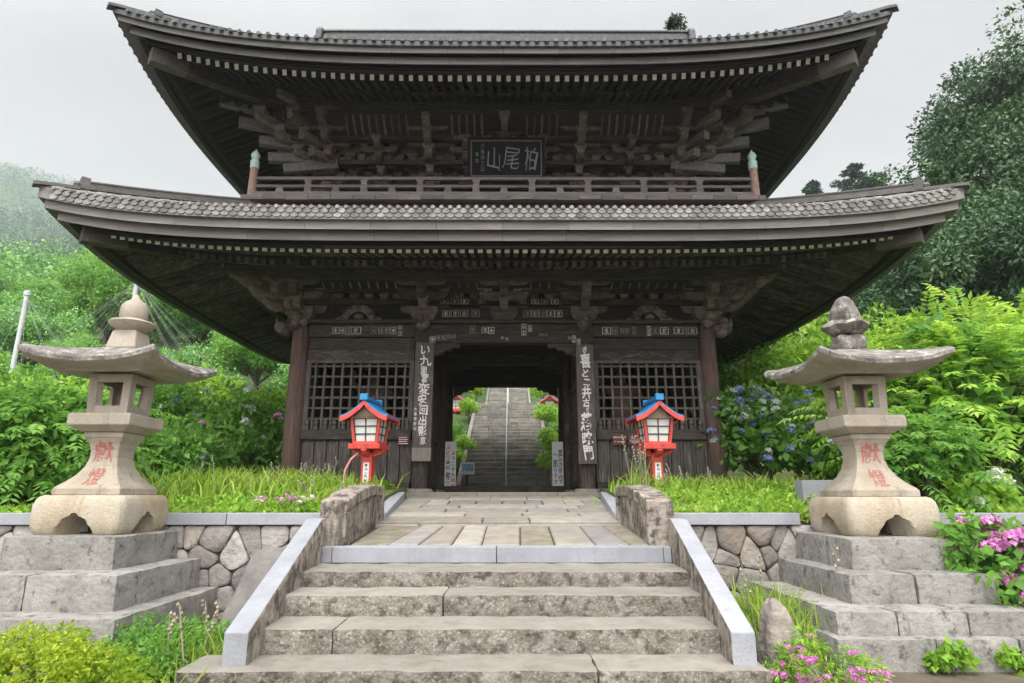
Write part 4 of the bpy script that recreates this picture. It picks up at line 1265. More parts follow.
# gables and main ridge
for sx in (-1, 1):
    gb = MB()
    xg = sx * (UP.hx - 1.9)
    pts = [(GY - (UP.hy - d), UP.zt(d)) for d in (1.9, 2.6, 3.4, 4.2, 5.1)]
    pts = pts + [(2 * GY - y, z) for y, z in reversed(pts[:-1])]
    gb.prism([(y, z - 0.02) for y, z in pts], lambda a, b, d: (xg + sx * d, a, b), -0.5, -0.42)
    gb.build('gable', 'wood_z', upper_roof)
    bb = MB()
    bb.loft([[(xg + sx * e, y, z - dz) for e, dz in ((0.02, 0.0), (0.02, 0.3), (-0.06, 0.3), (-0.06, 0.0))] for y, z in pts])
    bb.build('bargeboard', 'fascia', upper_roof)
rd = MB()
zr = UP.zt(5.1) + 0.17
for w, a, b, l in ((0.22, -0.1, 0.1, 4.74), (0.17, 0.1, 0.2, 4.72), (0.21, 0.2, 0.24, 4.78)):
    rd.box(-l, l, GY - w, GY + w, zr + a - (0.15 if a < 0 else 0), zr + b)
rd.tube([(-4.8, GY, zr + 0.25), (4.8, GY, zr + 0.25)], 0.07, 10)
rd.build('main_ridge', 'tile_dark', upper_roof, smooth=40)
for sx in (-1, 1):
    oe = MB()
    prof = [(-0.32, -0.1), (0.32, -0.1), (0.32, 0.15), (0.24, 0.28), (0.12, 0.33), (0, 0.37), (-0.12, 0.33), (-0.24, 0.28), (-0.32, 0.15)]
    oe.prism(prof, lambda a, b, d: (sx * d, GY + a, zr + b), 4.78, 4.93)
    oe.build('ridge_end_tile', 'tile_dark', upper_roof, bevel=0.02)
RPOS = rest
tag(RPOS.build('rafters', ['rafter_wood', 'white_tip', 'wood_dark'], gate), kind='stuff')

# ------------------------------------------------------------------ balcony and upper storey
BX, BYF = 4.77, 10.72
BYB = 2 * GY - BYF
bf = MB()
bf.box(-BX - 0.1, BX + 0.1, BYF - 0.1, BYF + 1.2, 6.80, 6.87); bf.box(-BX - 0.1, BX + 0.1, BYB - 1.2, BYB + 0.1, 6.80, 6.87)
bf.box(-BX - 0.1, -3.5, BYF + 1.2, BYB - 1.2, 6.80, 6.87); bf.box(3.5, BX + 0.1, BYF + 1.2, BYB - 1.2, 6.80, 6.87)
balcony = bf.build('balcony', 'rail_wood', gate, bevel=0.01)
be = MB()
x0 = -BX - 0.13
while x0 < BX + 0.1:
    be.var = rnd.random(); x1 = min(x0 + 0.42, BX + 0.13); be.box(x0, x1 - 0.01, BYF - 0.16, BYF - 0.102, 6.79 + rnd.uniform(-0.01, 0.01), 6.885); x0 = x1
be.build('floor_edge', 'rail_wood', balcony)
uf = MB(); uf.box(-BX, BX, BYF + 0.0, BYB, 6.62, 6.79); uf.build('floor_joist', 'wood_x', balcony)
for key, zc, w, h in (('base_rail', 6.935, 0.12, 0.13), ('middle_rail', 7.125, 0.07, 0.06), ('top_rail', 7.29, 0.065, 0.065)):
    for a, b in (((-BX, BYF), (BX, BYF)), ((-BX, BYB), (BX, BYB)), ((-BX, BYF), (-BX, BYB)), ((BX, BYF), (BX, BYB))):
        r_ = MB(); r_.bar((a[0], a[1], zc), (b[0], b[1], zc), w, h); r_.build(key, 'rail_wood', balcony, bevel=0.008)
n = 18
for i in range(1, n):
    x = -BX + 2 * BX * i / n
    for y in (BYF, BYB):
        s_ = MB()
        if i % 2 == 0:
            s_.loft([[(x - a, y - 0.04, z), (x + a, y - 0.04, z), (x + a, y + 0.04, z), (x - a, y + 0.04, z)] for a, z in ((0.065, 7.0), (0.06, 7.16), (0.05, 7.17), (0.055, 7.21), (0.075, 7.235), (0.075, 7.258))])
            s_.build('tall_strut', 'rail_wood', balcony)
        else:
            s_.loft([[(x - a, y - 0.04, z), (x + a, y - 0.04, z), (x + a, y + 0.04, z), (x - a, y + 0.04, z)] for a, z in ((0.075, 7.0), (0.055, 7.095))])
            s_.build('short_strut', 'rail_wood', balcony)
for x in (-BX, BX):
    for y in (BYF, BYB):
        p = MB(); p.tube([(x, y, 6.86), (x, y, 7.53)], [0.08, 0.07], 14)
        o = p.build('corner_post', 'post_wood', balcony, smooth=40)
        c = MB(); c.lathe([(0.0, 0), (0.082, 0), (0.082, 0.16), (0.055, 0.18), (0.054, 0.2), (0.078, 0.24), (0.083, 0.28), (0.062, 0.33), (0.025, 0.37), (0.012, 0.41), (0, 0.42)], (x, y, 7.5), 14)
        c.build('finial_cap', 'verdigris', o, smooth=50)

UFY, UBY, UX = 12.0, 16.0, 3.6
for y in (UFY, UBY):
    for x in (-UX, -1.55, 1.55, UX):
        p = MB(); p.tube([(x, y, 6.86), (x, y, 7.7)], 0.15, 16); p.build('upper_pillar', 'pillar_wood', gate, smooth=40)
    b = MB(); b.box(-UX, UX, y - 0.06, y + 0.06, 6.86, 9.4)
    for i in range(24):
        b.var = rnd.random(); b.box(-UX + i * 0.3, -UX + i * 0.3 + 0.04, y - 0.075, y + 0.075, 6.87, 7.5)
    b.build('upper_wall', 'wood_dark', gate)
    for z0, z1, ex in ((6.88, 7.0, 0.1), (7.5, 7.62, 0.1), (7.66, 7.76, 0.16)):
        b = MB(); b.box(-UX - 0.2, UX + 0.2, y - ex, y + ex, z0, z1); b.build('upper_beam', 'wood_x', gate, bevel=0.01)
for x in (-UX, UX):
    b = MB(); b.box(x - 0.06, x + 0.06, UFY + 0.06, UBY - 0.06, 6.86, 9.4); b.build('upper_wall', 'wood_z', gate)
    b = MB(); b.box(x - 0.16, x + 0.16, UFY + 0.16, UBY - 0.16, 7.66, 7.757); b.build('upper_beam', 'wood_y', gate, bevel=0.01)
ubb = MB()
for d, z0, z1 in ((0.35, 8.1, 8.2), (0.75, 8.42, 8.52)):
    ubb.box(-UX - d, UX + d, UFY - d - 0.07, UFY - d + 0.07, z0, z1)
upper_frieze = ubb.build('upper_frieze_beam', 'wood_x', gate, bevel=0.008)
for x in [i * 0.15 for i in range(-26, 27)]:
    if min(abs(x - q) for q in (-3.6, -1.55, 0, 1.55, 3.6)) < 0.36: continue
    rb = MB(); rb.tube([(x, UFY - 0.82, 8.53), (x, UFY - 0.98, 8.62), (x, UFY - 1.14, 8.78)], 0.024, 6); rb.build('coved_rib', 'bracket_wood', gate, smooth=60)
cvp = MB(); cvp.grid([[(x, UFY - 0.78, 8.52) for x in (-4.4, 4.4)], [(x, UFY - 1.0, 8.66) for x in (-4.4, 4.4)], [(x, UFY - 1.2, 8.85) for x in (-4.4, 4.4)]])
cvp.build('coved_panel', 'wood_dark', gate)
for sx in (-1, 1):
    bracket(sx * UX, UFY, 7.76, [(0, -1), (sx, 0), (sx, -1), (sx * 0.45, -1), (sx, -0.45)], 1.2, 4, 0.24, 0.186)
    bracket(sx * 1.55, UFY, 7.76, [(0, -1)], 1.2, 4, 0.24, 0.186)
    bracket(sx * UX, UBY, 7.76, [(0, 1), (sx, 0), (sx, 1)], 1.2, 4, 0.24, 0.186)
    bracket(sx * UX, GY, 7.76, [(sx, 0)], 1.2, 4, 0.24, 0.186)
    nosing(sx * UX, UFY - 0.25, 7.62, 0, -1, 0.26)
    nosing(sx * 1.55, UFY - 0.25, 7.6, 0, -1, 0.2)
    nosing(sx * (UX + 0.2), UFY, 7.62, sx, 0, 0.24)
    # fan of long cantilever arms at the corner
    for i, (tx, ty, tz) in enumerate(((5.62, 10.75, 9.0), (5.28, 10.95, 8.66), (4.93, 11.15, 8.36), (4.80, 11.35, 8.1), (4.52, 11.5, 7.93))):
        p1 = Vector((sx * tx, ty, tz)); p0 = Vector((sx * (UX - 0.15), UFY + 0.1 - 0.12 * i, tz + 0.16))
        t = MB(); t.bar(p1, p0, 0.15, 0.2); t.build('cantilever_arm', 'arm_wood', gate, bevel=0.02)
    for i, (tx, ty, tz) in enumerate(((4.3, 10.35, 8.92), (4.15, 10.6, 8.62), (3.98, 10.85, 8.33), (3.85, 11.1, 8.1))):
        p1 = Vector((sx * tx, ty, tz)); p0 = Vector((sx * (UX - 0.1), UFY - 0.1, tz + 0.16))
        t = MB(); t.bar(p1, p0, 0.14, 0.16); t.build('cantilever_arm', 'bracket_wood', gate, bevel=0.02)
for x in (-2.58, -0.78, 0.78, 2.58):
    bracket(x, UFY, 7.78, [(0, -1)], 0.8, 3, 0.19, 0.2)
for i in range(-14, 15):
    x = i * 0.27
    bb_ = MB(); masu(bb_, (x, UFY - 0.35, 8.202), 0.16, 0.11); bb_.build('bearing_block', 'bracket_wood', gate)
bracket(0, UFY, 7.9, [(0, -1)], 1.2, 3, 0.22)


# paper slips pasted on the beams (each its own piece of its beam)
def slip(x, y, z, w, h, parent, mat='paper', frame=True):
    mb = MB()
    mb.box(x - w / 2, x + w / 2, y - 0.004, y, z - h / 2, z + h / 2, 0)
    r_ = random.Random(int((x * 997 + z * 313) * 10))
    m_ = 0.14
    # ink field leaves a pale border, pale strokes inside it
    mb.box(x - w / 2 * 0.86, x + w / 2 * 0.86, y - 0.006, y - 0.0042, z - h / 2 * 0.88, z + h / 2 * 0.88, 1)
    nch = max(1, round(max(w, h) / min(w, h)))
    for c in range(nch):
        cx, cz = (x, z + h / 2 * 0.86 - (c + 0.5) * h * 0.86 / nch) if h >= w else (x - w / 2 * 0.84 + (c + 0.5) * w * 0.84 / nch, z)
        s = min(w, h) * 0.8
        for k in range(3):
            zz = cz - s * 0.32 + k * s * 0.3
            mb.box(cx - s * r_.uniform(0.25, 0.42), cx + s * r_.uniform(0.25, 0.42), y - 0.008, y - 0.0062, zz - s * 0.05, zz + s * 0.05, 0)
        xx = cx + s * r_.uniform(-0.2, 0.2)
        mb.box(xx - s * 0.06, xx + s * 0.06, y - 0.0085, y - 0.0063, cz - s * 0.4, cz + s * 0.4, 0)
    return mb.build('paper_slip', [mat, 'wood_z'], parent)


ty = FY - 0.1005
for x, w, h, mt in ((-3.22, .13, .12, 'paper'), (-3.1, .12, .12, 'paper'), (-2.98, .1, .16, 'paper_dull'), (-2.84, .2, .14, 'paper'), (-2.5, .1, .14, 'paper_dull'), (-2.3, .22, .13, 'paper_dull'), (-2.12, .1, .14, 'paper'), (-1.99, .08, .2, 'paper')):
    slip(x, ty, 4.51, w, h, front_tie['a'], mt)
for x, w, h, mt in ((1.97, .17, .14, 'paper'), (2.13, .11, .15, 'paper_dull'), (2.32, .16, .1, 'paper_dull'), (2.5, .07, .15, 'paper_dull'), (2.78, .07, .19, 'paper'), (2.9, .16, .12, 'paper_dull'), (3.08, .16, .14, 'paper'), (3.35, .18, .13, 'paper'), (3.5, .08, .15, 'paper_dull'), (3.62, .18, .13, 'paper')):
    slip(x, ty, 4.51, w, h, front_tie['c'], mt)
ty = FY - 0.1505
for x, z, w, h, mt in ((-1.2, 4.36, .2, .1, 'paper_dull'), (-1.0, 4.38, .16, .08, 'paper_dull'), (-0.6, 4.52, .1, .14, 'paper_dull'), (-0.36, 4.51, .13, .12, 'paper'), (-0.24, 4.5, .11, .13, 'paper'), (-0.03, 4.36, .06, .05, 'paper'), (0.06, 4.34, .05, .05, 'paper'), (0.38, 4.52, .09, .22, 'paper'), (0.5, 4.54, .08, .12, 'paper'), (0.75, 4.42, .15, .05, 'paper_dull'), (1.3, 4.36, .14, .05, 'paper_dull')):
    slip(x, ty, z, w, h, front_tie['b'], mt)
ty = FY - 0.41 - 0.0005
for x, z, w, h, mt in ((-1.12, 5.23, .14, .05, 'paper_dull'), (-0.3, 5.23, .13, .05, 'paper'), (0.25, 5.23, .14, .05, 'paper')):
    slip(x, ty, z, w, h, frieze['mid'], mt)
ty = FY - 0.15 - 0.0005
for x, w, mt in ((-1.15, .15, 'paper_dull'), (-0.95, .15, 'paper_dull'), (-0.76, .15, 'paper'), (-0.45, .12, 'paper_dull'), (0.35, .13, 'paper_dull'), (0.6, .14, 'paper'), (0.78, .14, 'paper_dull'), (0.98, .14, 'paper')):
    slip(x, ty, 5.08, w, 0.1, frieze['lo'], mt)
fz = MB(); fz.box(-1.3, 1.3, FY - 0.10, FY - 0.035, 4.74, 4.98); fzp = fz.build('frieze_panel', 'wood_x', gate, bevel=0.006)
for x, mt in ((-1.12, 'paper'), (-0.95, 'paper'), (-0.77, 'paper'), (-0.55, 'paper_dull'), (0.45, 'paper_dull'), (0.6, 'paper'), (0.75, 'paper_dull'), (0.9, 'paper'), (1.05, 'paper')):
    slip(x, FY - 0.1005, 4.85, .15, .13, fzp, mt)
pb = MB(); pb.box(-1.6, 1.6, FY - 1.12, FY - 1.05, 5.235, 5.45); pbp = pb.build('purlin_board', 'wood_x', gate, bevel=0.006)
for x, w, h, mt in ((-1.12, .16, .12, 'paper_dull'), (-0.62, .08, .16, 'paper'), (-0.36, .15, .12, 'paper'), (0.1, .12, .05, 'paper_dull'), (0.27, .13, .12, 'paper_dull'), (0.52, .13, .1, 'paper'), (0.74, .17, .11, 'paper'), (1.0, .15, .12, 'paper')):
    slip(x, FY - 1.1205, 5.36, w, h, pbp, mt)
for x, w in ((-0.95, .15), (-0.35, .15), (-0.1, .1), (0.02, .1), (0.2, .1), (0.55, .14)):
    slip(x, UFY - 0.82 - 0.0005, 8.47, w, 0.09, upper_frieze, 'paper_dull')

# ------------------------------------------------------------------ boards hung on the gate
pl = thing('name_plaque', 'black framed name plaque with three brushed characters hung under the upper eave', 'plaque', (0.04, 10.98, 7.5))
tilt = R(14)
ux = Vector((1, 0, 0)); uz = Vector((0, -math.sin(tilt), math.cos(tilt))); un = Vector((0, -math.cos(tilt), -math.sin(tilt)))
o_ = Vector((0.04, 10.98, 7.47))
W_, H_ = 1.38, 0.70


def plate(mb, x0, x1, z0, z1, t0, t1, mi=None):
    mb.loft([[o_ + ux * a + uz * b + un * t for a, b in ((x0, z0), (x1, z0), (x1, z1), (x0, z1))] for t in (t0, t1)], mi)


pm = MB(); plate(pm, -W_ / 2, W_ / 2, 0, H_, 0, 0.05); pm.build('panel', 'black', pl)
fm = MB()
for a in ((-W_ / 2 - 0.06, W_ / 2 + 0.06, -0.06, -0.002), (-W_ / 2 - 0.06, W_ / 2 + 0.06, H_ + 0.002, H_ + 0.06), (-W_ / 2 - 0.06, -W_ / 2 - 0.002, 0, H_), (W_ / 2 + 0.002, W_ / 2 + 0.06, 0, H_)):
    plate(fm, *a, 0, 0.09)
fm.build('outer_frame', 'black', pl, bevel=0.01)
fm = MB()
for a in ((-W_ / 2, W_ / 2, 0, 0.022), (-W_ / 2, W_ / 2, H_ - 0.022, H_), (-W_ / 2, -W_ / 2 + 0.022, 0.023, H_ - 0.023), (W_ / 2 - 0.022, W_ / 2, 0.023, H_ - 0.023)):
    plate(fm, *a, 0.051, 0.08)
fm.build('inner_frame', 'frame_brown', pl)
lt = MB()
for ch, cx, sd in (('山', -0.24, 1.0), ('尾', 0.1, 2.0), ('柏', 0.47, 3.0)):
    write(lt, ch, o_ + ux * cx + uz * (H_ * 0.5) + un * 0.053, 0.42, ux, uz, -0.004, 0.13, 0.74, 1.12, -0.1, sd)
for i, ch in enumerate('大善寺之印'):
    write(lt, ch, o_ + ux * -0.46 + uz * (H_ * 0.86 - i * 0.115) + un * 0.053, 0.1, ux, uz, 0.0, 0.06, 0.8, 1, 0, i)
for i, ch in enumerate('書院'):
    write(lt, ch, o_ + ux * -0.57 + uz * (H_ * 0.62 - i * 0.13) + un * 0.053, 0.09, ux, uz, 0.0, 0.06, 0.8, 1, 0, i)
lt.build('lettering', 'brush_grey', pl)

for name, x, txt, sizes, z0, z1, side, lab, endmat in (
        ('a', -1.475, 'い九里雲変安回出影京', [.3, .3, .2, .24, .3, .28, .28, .26, .28, .2], 2.04, 4.24, '大善寺献句', 'tall grey board of brushed characters with a pale worn foot, hung on the gate pillar', 1),
        ('b', 1.525, 'き喜と二井古ミ落暁門', [.16, .36, .22, .2, .28, .2, .12, .44, .3, .32], 1.99, 4.2, '', 'tall brown board of thick brushed characters, hung on the gate pillar', 0)):
    bd = thing('hanging_board', lab, 'signboard', (x, FY - 0.27, z0), 'brushed boards hung on the gate pillars')
    wd = 0.33 if name == 'a' else 0.31
    mb = MB()
    mb.box(x - wd / 2 - 0.015, x + wd / 2 + 0.0, FY - 0.27, FY - 0.18, z0 + (0.24 if endmat else 0), z1, 0)
    if endmat: mb.box(x - wd / 2 - 0.015, x + wd / 2, FY - 0.27, FY - 0.18, z0, z0 + 0.2395, 1)
    mb.build('panel', ['board_wood', 'bright_board'], bd, bevel=0.005)
    lt = MB()
    tot = sum(sizes); zz = z1 - 0.04; span = (z1 - z0) - (0.34 if endmat else 0.12)
    for i, ch in enumerate(txt):
        h = sizes[i] / tot * span
        write(lt, ch, (x + 0.012 * math.sin(i * 2.3), FY - 0.2735, zz - h / 2), h * 1.02, (1, 0, 0), (0, 0, 1), 0.018 if name == 'a' else 0.026, 0.15, 0.2 / h * 0.98 if h > 0.2 else 0.85, 0.98, 0.08 * math.sin(i * 1.7), i + (5 if name == 'b' else 0))
        zz -= h
    for i, ch in enumerate(side):
        write(lt, ch, (x - 0.14, FY - 0.2735, 2.98 - i * 0.09), 0.07, (1, 0, 0), (0, 0, 1), 0.008, 0.08, 0.8, 1, 0, i)
    lt.build('lettering', 'brush_white', bd)
for x, z, w, h in ((-1.36, 4.32, .1, .11), (1.42, 4.27, .07, .13), (1.33, 4.33, .06, .14)):
    slip(x, FY - 0.155, z, w, h, front_tie['b'], 'sign_white')
# small plates on the lattice rails
for x, w, lab, sig in ((-1.84, 0.2, 'small maroon plate with blurred pale lines on the rail beside the worn-foot board', 0),
                       (2.13, 0.25, 'small maroon plate with one bold pale line, beside the brown brushed board', 1),
                       (2.41, 0.24, 'small maroon plate with two large pale characters, beside the red lantern', 2)):
    y = FY - 0.1005
    st_ = thing('maroon_plate', lab, 'notice plate', (x, y, 2.42), 'maroon notice plates on the lattice rails')
    mb = MB(); mb.box(x - w / 2, x + w / 2, y - 0.012, y, 2.43 - 0.09, 2.43 + 0.10, 0); mb.build('panel', ['sign_maroon'], st_, bevel=0.003)
    lt = MB()
    if sig == 2:
        write(lt, '山門', (x, y - 0.0135, 2.487), 0.075, bold=0.02)
        for i in range(3): lt.box(x - 0.1 + 0.02 * i, x + 0.1 - 0.01 * i, y - 0.0145, y - 0.0125, 2.425 - 0.024 * i, 2.434 - 0.024 * i)
    elif sig == 1:
        write(lt, '重要文化財山門', (x, y - 0.0135, 2.48), 0.034, bold=0.02)
        write(lt, 'P', (x - 0.075, y - 0.0135, 2.4), 0.045, bold=0.02)
        lt.box(x - 0.05, x + 0.1, y - 0.0145, y - 0.0125, 2.395, 2.405)
    else:
        for i in range(4): lt.box(x - 0.085, x + 0.085 - 0.02 * (i % 2), y - 0.0145, y - 0.0125, 2.36 + 0.036 * i, 2.372 + 0.036 * i)
    lt.build('lettering', 'sign_pink', st_)
# white notice boards leaning inside the passage
for x, w, lab, cols in ((-1.22, 0.25, 'white upright notice board with red and black characters standing behind the threshold', (('ぶどう寺の御守り', [1, 1, 1, 0, 0, 0, 0, 0], -0.05, 0), ('ようこそ大国宝', [0, 0, 0, 0, 0, 1, 1], 0.065, 0.12))),
                        (1.19, 0.25, 'white upright notice board with two lines of black characters standing behind the threshold', (('へ御回り下さい', [0] * 7, -0.055, 0.16), ('参拝の方は受付で御', [0] * 9, 0.06, 0.1)))):
    y = GY + 0.16
    nb_ = thing('notice_board', lab, 'notice board', (x, y, 1.5), 'white notice boards in the gate passage')
    mb = MB(); mb.box(x - w / 2, x + w / 2, y, y + 0.03, 1.5, 2.62); mb.build('panel', 'sign_white', nb_, bevel=0.004)
    for mat_i, mt in ((0, 'ink'), (1, 'red_ink')):
        lt = MB()
        for txt, red, dx, dz in cols:
            nn = len(txt); h = 0.9 / nn
            for i, ch in enumerate(txt):
                if red[i] == mat_i: write(lt, ch, (x + dx, y - 0.002, 2.55 - dz - (i + 0.5) * h * (1 - dz * 0.5)), min(h, 0.1), bold=0.02)
        if lt.v: lt.build('lettering', mt, nb_)
ps = thing('picture_sign', 'small blue and white picture sign on a dark post before the long stair', 'sign', (-1.02, 16.9, 1.5))
mb = MB(); mb.tube([(-1.02, 16.9, 1.3), (-1.02, 16.9, 2.05)], 0.025, 8); mb.build('post', 'dark_bar', ps)
mb = MB(); mb.box(-1.18, -0.83, 16.86, 16.885, 1.98, 2.3); pn = mb.build('panel', 'sign_white', ps, bevel=0.004)
mb = MB(); mb.box(-1.155, -0.855, 16.855, 16.8595, 2.06, 2.25); mb.build('picture', 'photo_blue', pn)

# guardian statues behind the lattices
def statue(x, rz, lab):
    me = bpy.data.meshes.new('body')
    J = [(0, 0, 1.0, .24), (0, 0, 1.3, .25), (0, -.02, 1.6, .26), (0, -.03, 1.78, .1), (0, -.05, 1.93, .15), (0, -.04, 2.06, .1),
         (.28, 0, 1.62, .12), (.46, -.05, 1.4, .1), (.42, -.28, 1.55, .08), (-.28, 0, 1.62, .12), (-.5, 0, 1.75, .1), (-.48, -.05, 2.1, .08),
         (.16, 0, .8, .17), (.22, -.08, .42, .13), (.22, 0, .06, .1), (.24, -.16, .02, .09), (-.16, 0, .8, .17), (-.24, 0, .42, .13), (-.28, .04, .06, .1), (-.32, -.12, .02, .09)]
    E_ = [(0, 1), (1, 2), (2, 3), (3, 4), (4, 5), (2, 6), (6, 7), (7, 8), (2, 9), (9, 10), (10, 11), (0, 12), (12, 13), (13, 14), (14, 15), (0, 16), (16, 17), (17, 18), (18, 19)]
    me.from_pydata([j[:3] for j in J], E_, [])
    me.materials.append(M['statue'])
    o = bpy.data.objects.new('guardian_statue', me); COL.objects.link(o)
    m = o.modifiers.new('skin', 'SKIN'); m.use_smooth_shade = True
    sk = me.skin_vertices[0].data
    for i, j in enumerate(J): sk[i].radius = (j[3], j[3] * 0.85); sk[i].use_root = i == 0
    o.modifiers.new('sub', 'SUBSURF').render_levels = 2
    o.location = (x, 12.9, 2.2); o.rotation_euler.z = rz; o.scale = (0.86, 0.86, 0.86)
    tag(o, lab, 'statue', 'guardian statues in the gate niches')


statue(-2.75, 0.1, 'dim brown guardian statue behind the lattice beside the worn-foot board')
statue(2.45, -0.2, 'dim brown guardian statue behind the lattice beside the brown brushed board')


# ------------------------------------------------------------------ long stair behind the gate
ls = thing('long_stair', 'long stone stair climbing the hill behind the gate passage', 'stair', (0, 17.5, 1.45))


def flight(y0, z0, n, tread, riser, half, name):
    for i in range(n):
        mb = MB()
        x = -half; y = y0 + i * tread; z = z0 + (i + 1) * riser
        while x < half:
            w = rnd.uniform(0.5, 1.2); x1 = min(half, x + w)
            if half - x1 < 0.3: x1 = half
            mb.var = rnd.random()
            dy, dz = rnd.uniform(-0.012, 0.012), rnd.uniform(-0.008, 0.008)
            mb.box(x + 0.004, x1 - 0.004, y + dy, y + tread + 0.12, z - riser - 0.05, z + dz); x = x1
        mb.build(name, 'stair_far', ls, bevel=0.012, seg=1)


N1 = 24
flight(18.3, 1.5, N1, 0.37, 0.16, 1.3, 'step')
zl = 1.5 + N1 * 0.16; yl = 18.3 + N1 * 0.37
mb = MB(); mb.box(-1.6, 1.6, yl + 0.1, yl + 8.4, zl - 0.4, zl - 0.01); mb.build('landing', 'stair_far', ls)
flight(yl + 8.3, zl - 0.02, 26, 0.38, 0.165, 1.3, 'upper_step')
for sx in (-1, 1):
    mb = MB()
    mb.prism([(18.2, 1.2), (18.2, 1.72), (yl + 0.2, zl + 0.12), (yl + 0.2, zl - 0.6)], lambda a, b, d: (sx * d, a, b), 1.31, 1.45)
    mb.build('side_kerb', 'stair_far', ls, bevel=0.02)
    mb = MB()
    mb.prism([(yl + 8.2, zl - 0.3), (yl + 8.2, zl + 0.2), (yl + 18.2, zl + 4.5), (yl + 18.2, zl + 3.8)], lambda a, b, d: (sx * d, a, b), 1.31, 1.45)
    mb.build('side_kerb', 'stair_far', ls, bevel=0.02)
hr = thing('handrail', 'thin pale steel handrail up the middle of the long stair', 'handrail', (0, 18.6, 1.5))
mb = MB()
sl = 0.16 / 0.37
mb.tube([(0, 18.5, 2.42), (0, yl, 2.42 + (yl - 18.5) * sl)], 0.013, 8)
mb.build('rail', 'steel', hr)
for i in range(6):
    y = 18.52 + i * (yl - 18.6) / 5
    mb = MB(); mb.tube([(0, y, 1.5 + (y - 18.3) * sl), (0, y, 2.42 + (y - 18.5) * sl)], 0.022, 8); mb.build('post', 'steel', hr)
mb = MB(); mb.tube([(0, yl + 8.5, zl + 1), (0, yl + 18, zl + 1 + 9.5 * 0.434)], 0.028, 8); mb.build('upper_rail', 'steel', hr)
for i in range(4):
    y = yl + 8.5 + i * 3.1
    mb = MB(); mb.tube([(0, y, zl + (y - yl - 8.3) * 0.434), (0, y, zl + 1 + (y - yl - 8.5) * 0.434)], 0.022, 8); mb.build('post', 'steel', hr)


# ------------------------------------------------------------------ stone lanterns on stepped pedestals
def pedestal(x0, x1, label, courses, seed, open_side):
    t = thing('stone_pedestal', label, 'pedestal', ((x0 + x1) / 2, 5.8, 0.28), 'stepped pedestals of the stone lanterns')
    for i, (a, b, y0, zb, zt, cuts) in enumerate(courses):
        mb = MB()
        xs_ = [a] + cuts + [b]
        for j in range(len(xs_) - 1):
            mb.var = rnd.random()
            mb.rough(xs_[j] + 0.003, xs_[j + 1] - 0.003, y0, 6.33, zb - 0.02, zt, res=0.055, rad=0.016, amp=0.009, freq=5.5, seed=seed + i * 3 + j)
        mb.build('course', 'ped_stone', t, smooth=50)
    return t


pedestal(-4.02, -3.09, 'three-step stained stone pedestal behind the yellow-green bush', [(-4.9, -2.66, 4.72, 0.3, 0.6, [-3.9]), (-4.35, -2.85, 5.0, 0.6, 0.862, [-3.55]), (-4.02, -3.09, 5.3, 0.862, 1.12, [])], 5, 1)
pedestal(2.89, 3.83, 'four-course stained stone pedestal behind the pink dianthus', [(2.36, 4.7, 4.62, 0.26, 0.49, [3.05, 3.62]), (2.41, 4.5, 4.7, 0.49, 0.652, [2.85, 3.35, 3.85]), (2.69, 3.83, 5.0, 0.652, 0.862, [3.2]), (2.89, 3.82, 5.3, 0.862, 1.105, [])], 31, -1)


def sq(h, z, c=0.0):
    """square ring, corners cut by c"""
    if c <= 0: return [(-h, -h, z), (h, -h, z), (h, h, z), (-h, h, z)]
    return [(-h + c, -h, z), (h - c, -h, z), (h, -h + c, z), (h, h - c, z), (h - c, h, z), (-h + c, h, z), (-h, h - c, z), (-h, -h + c, z)]


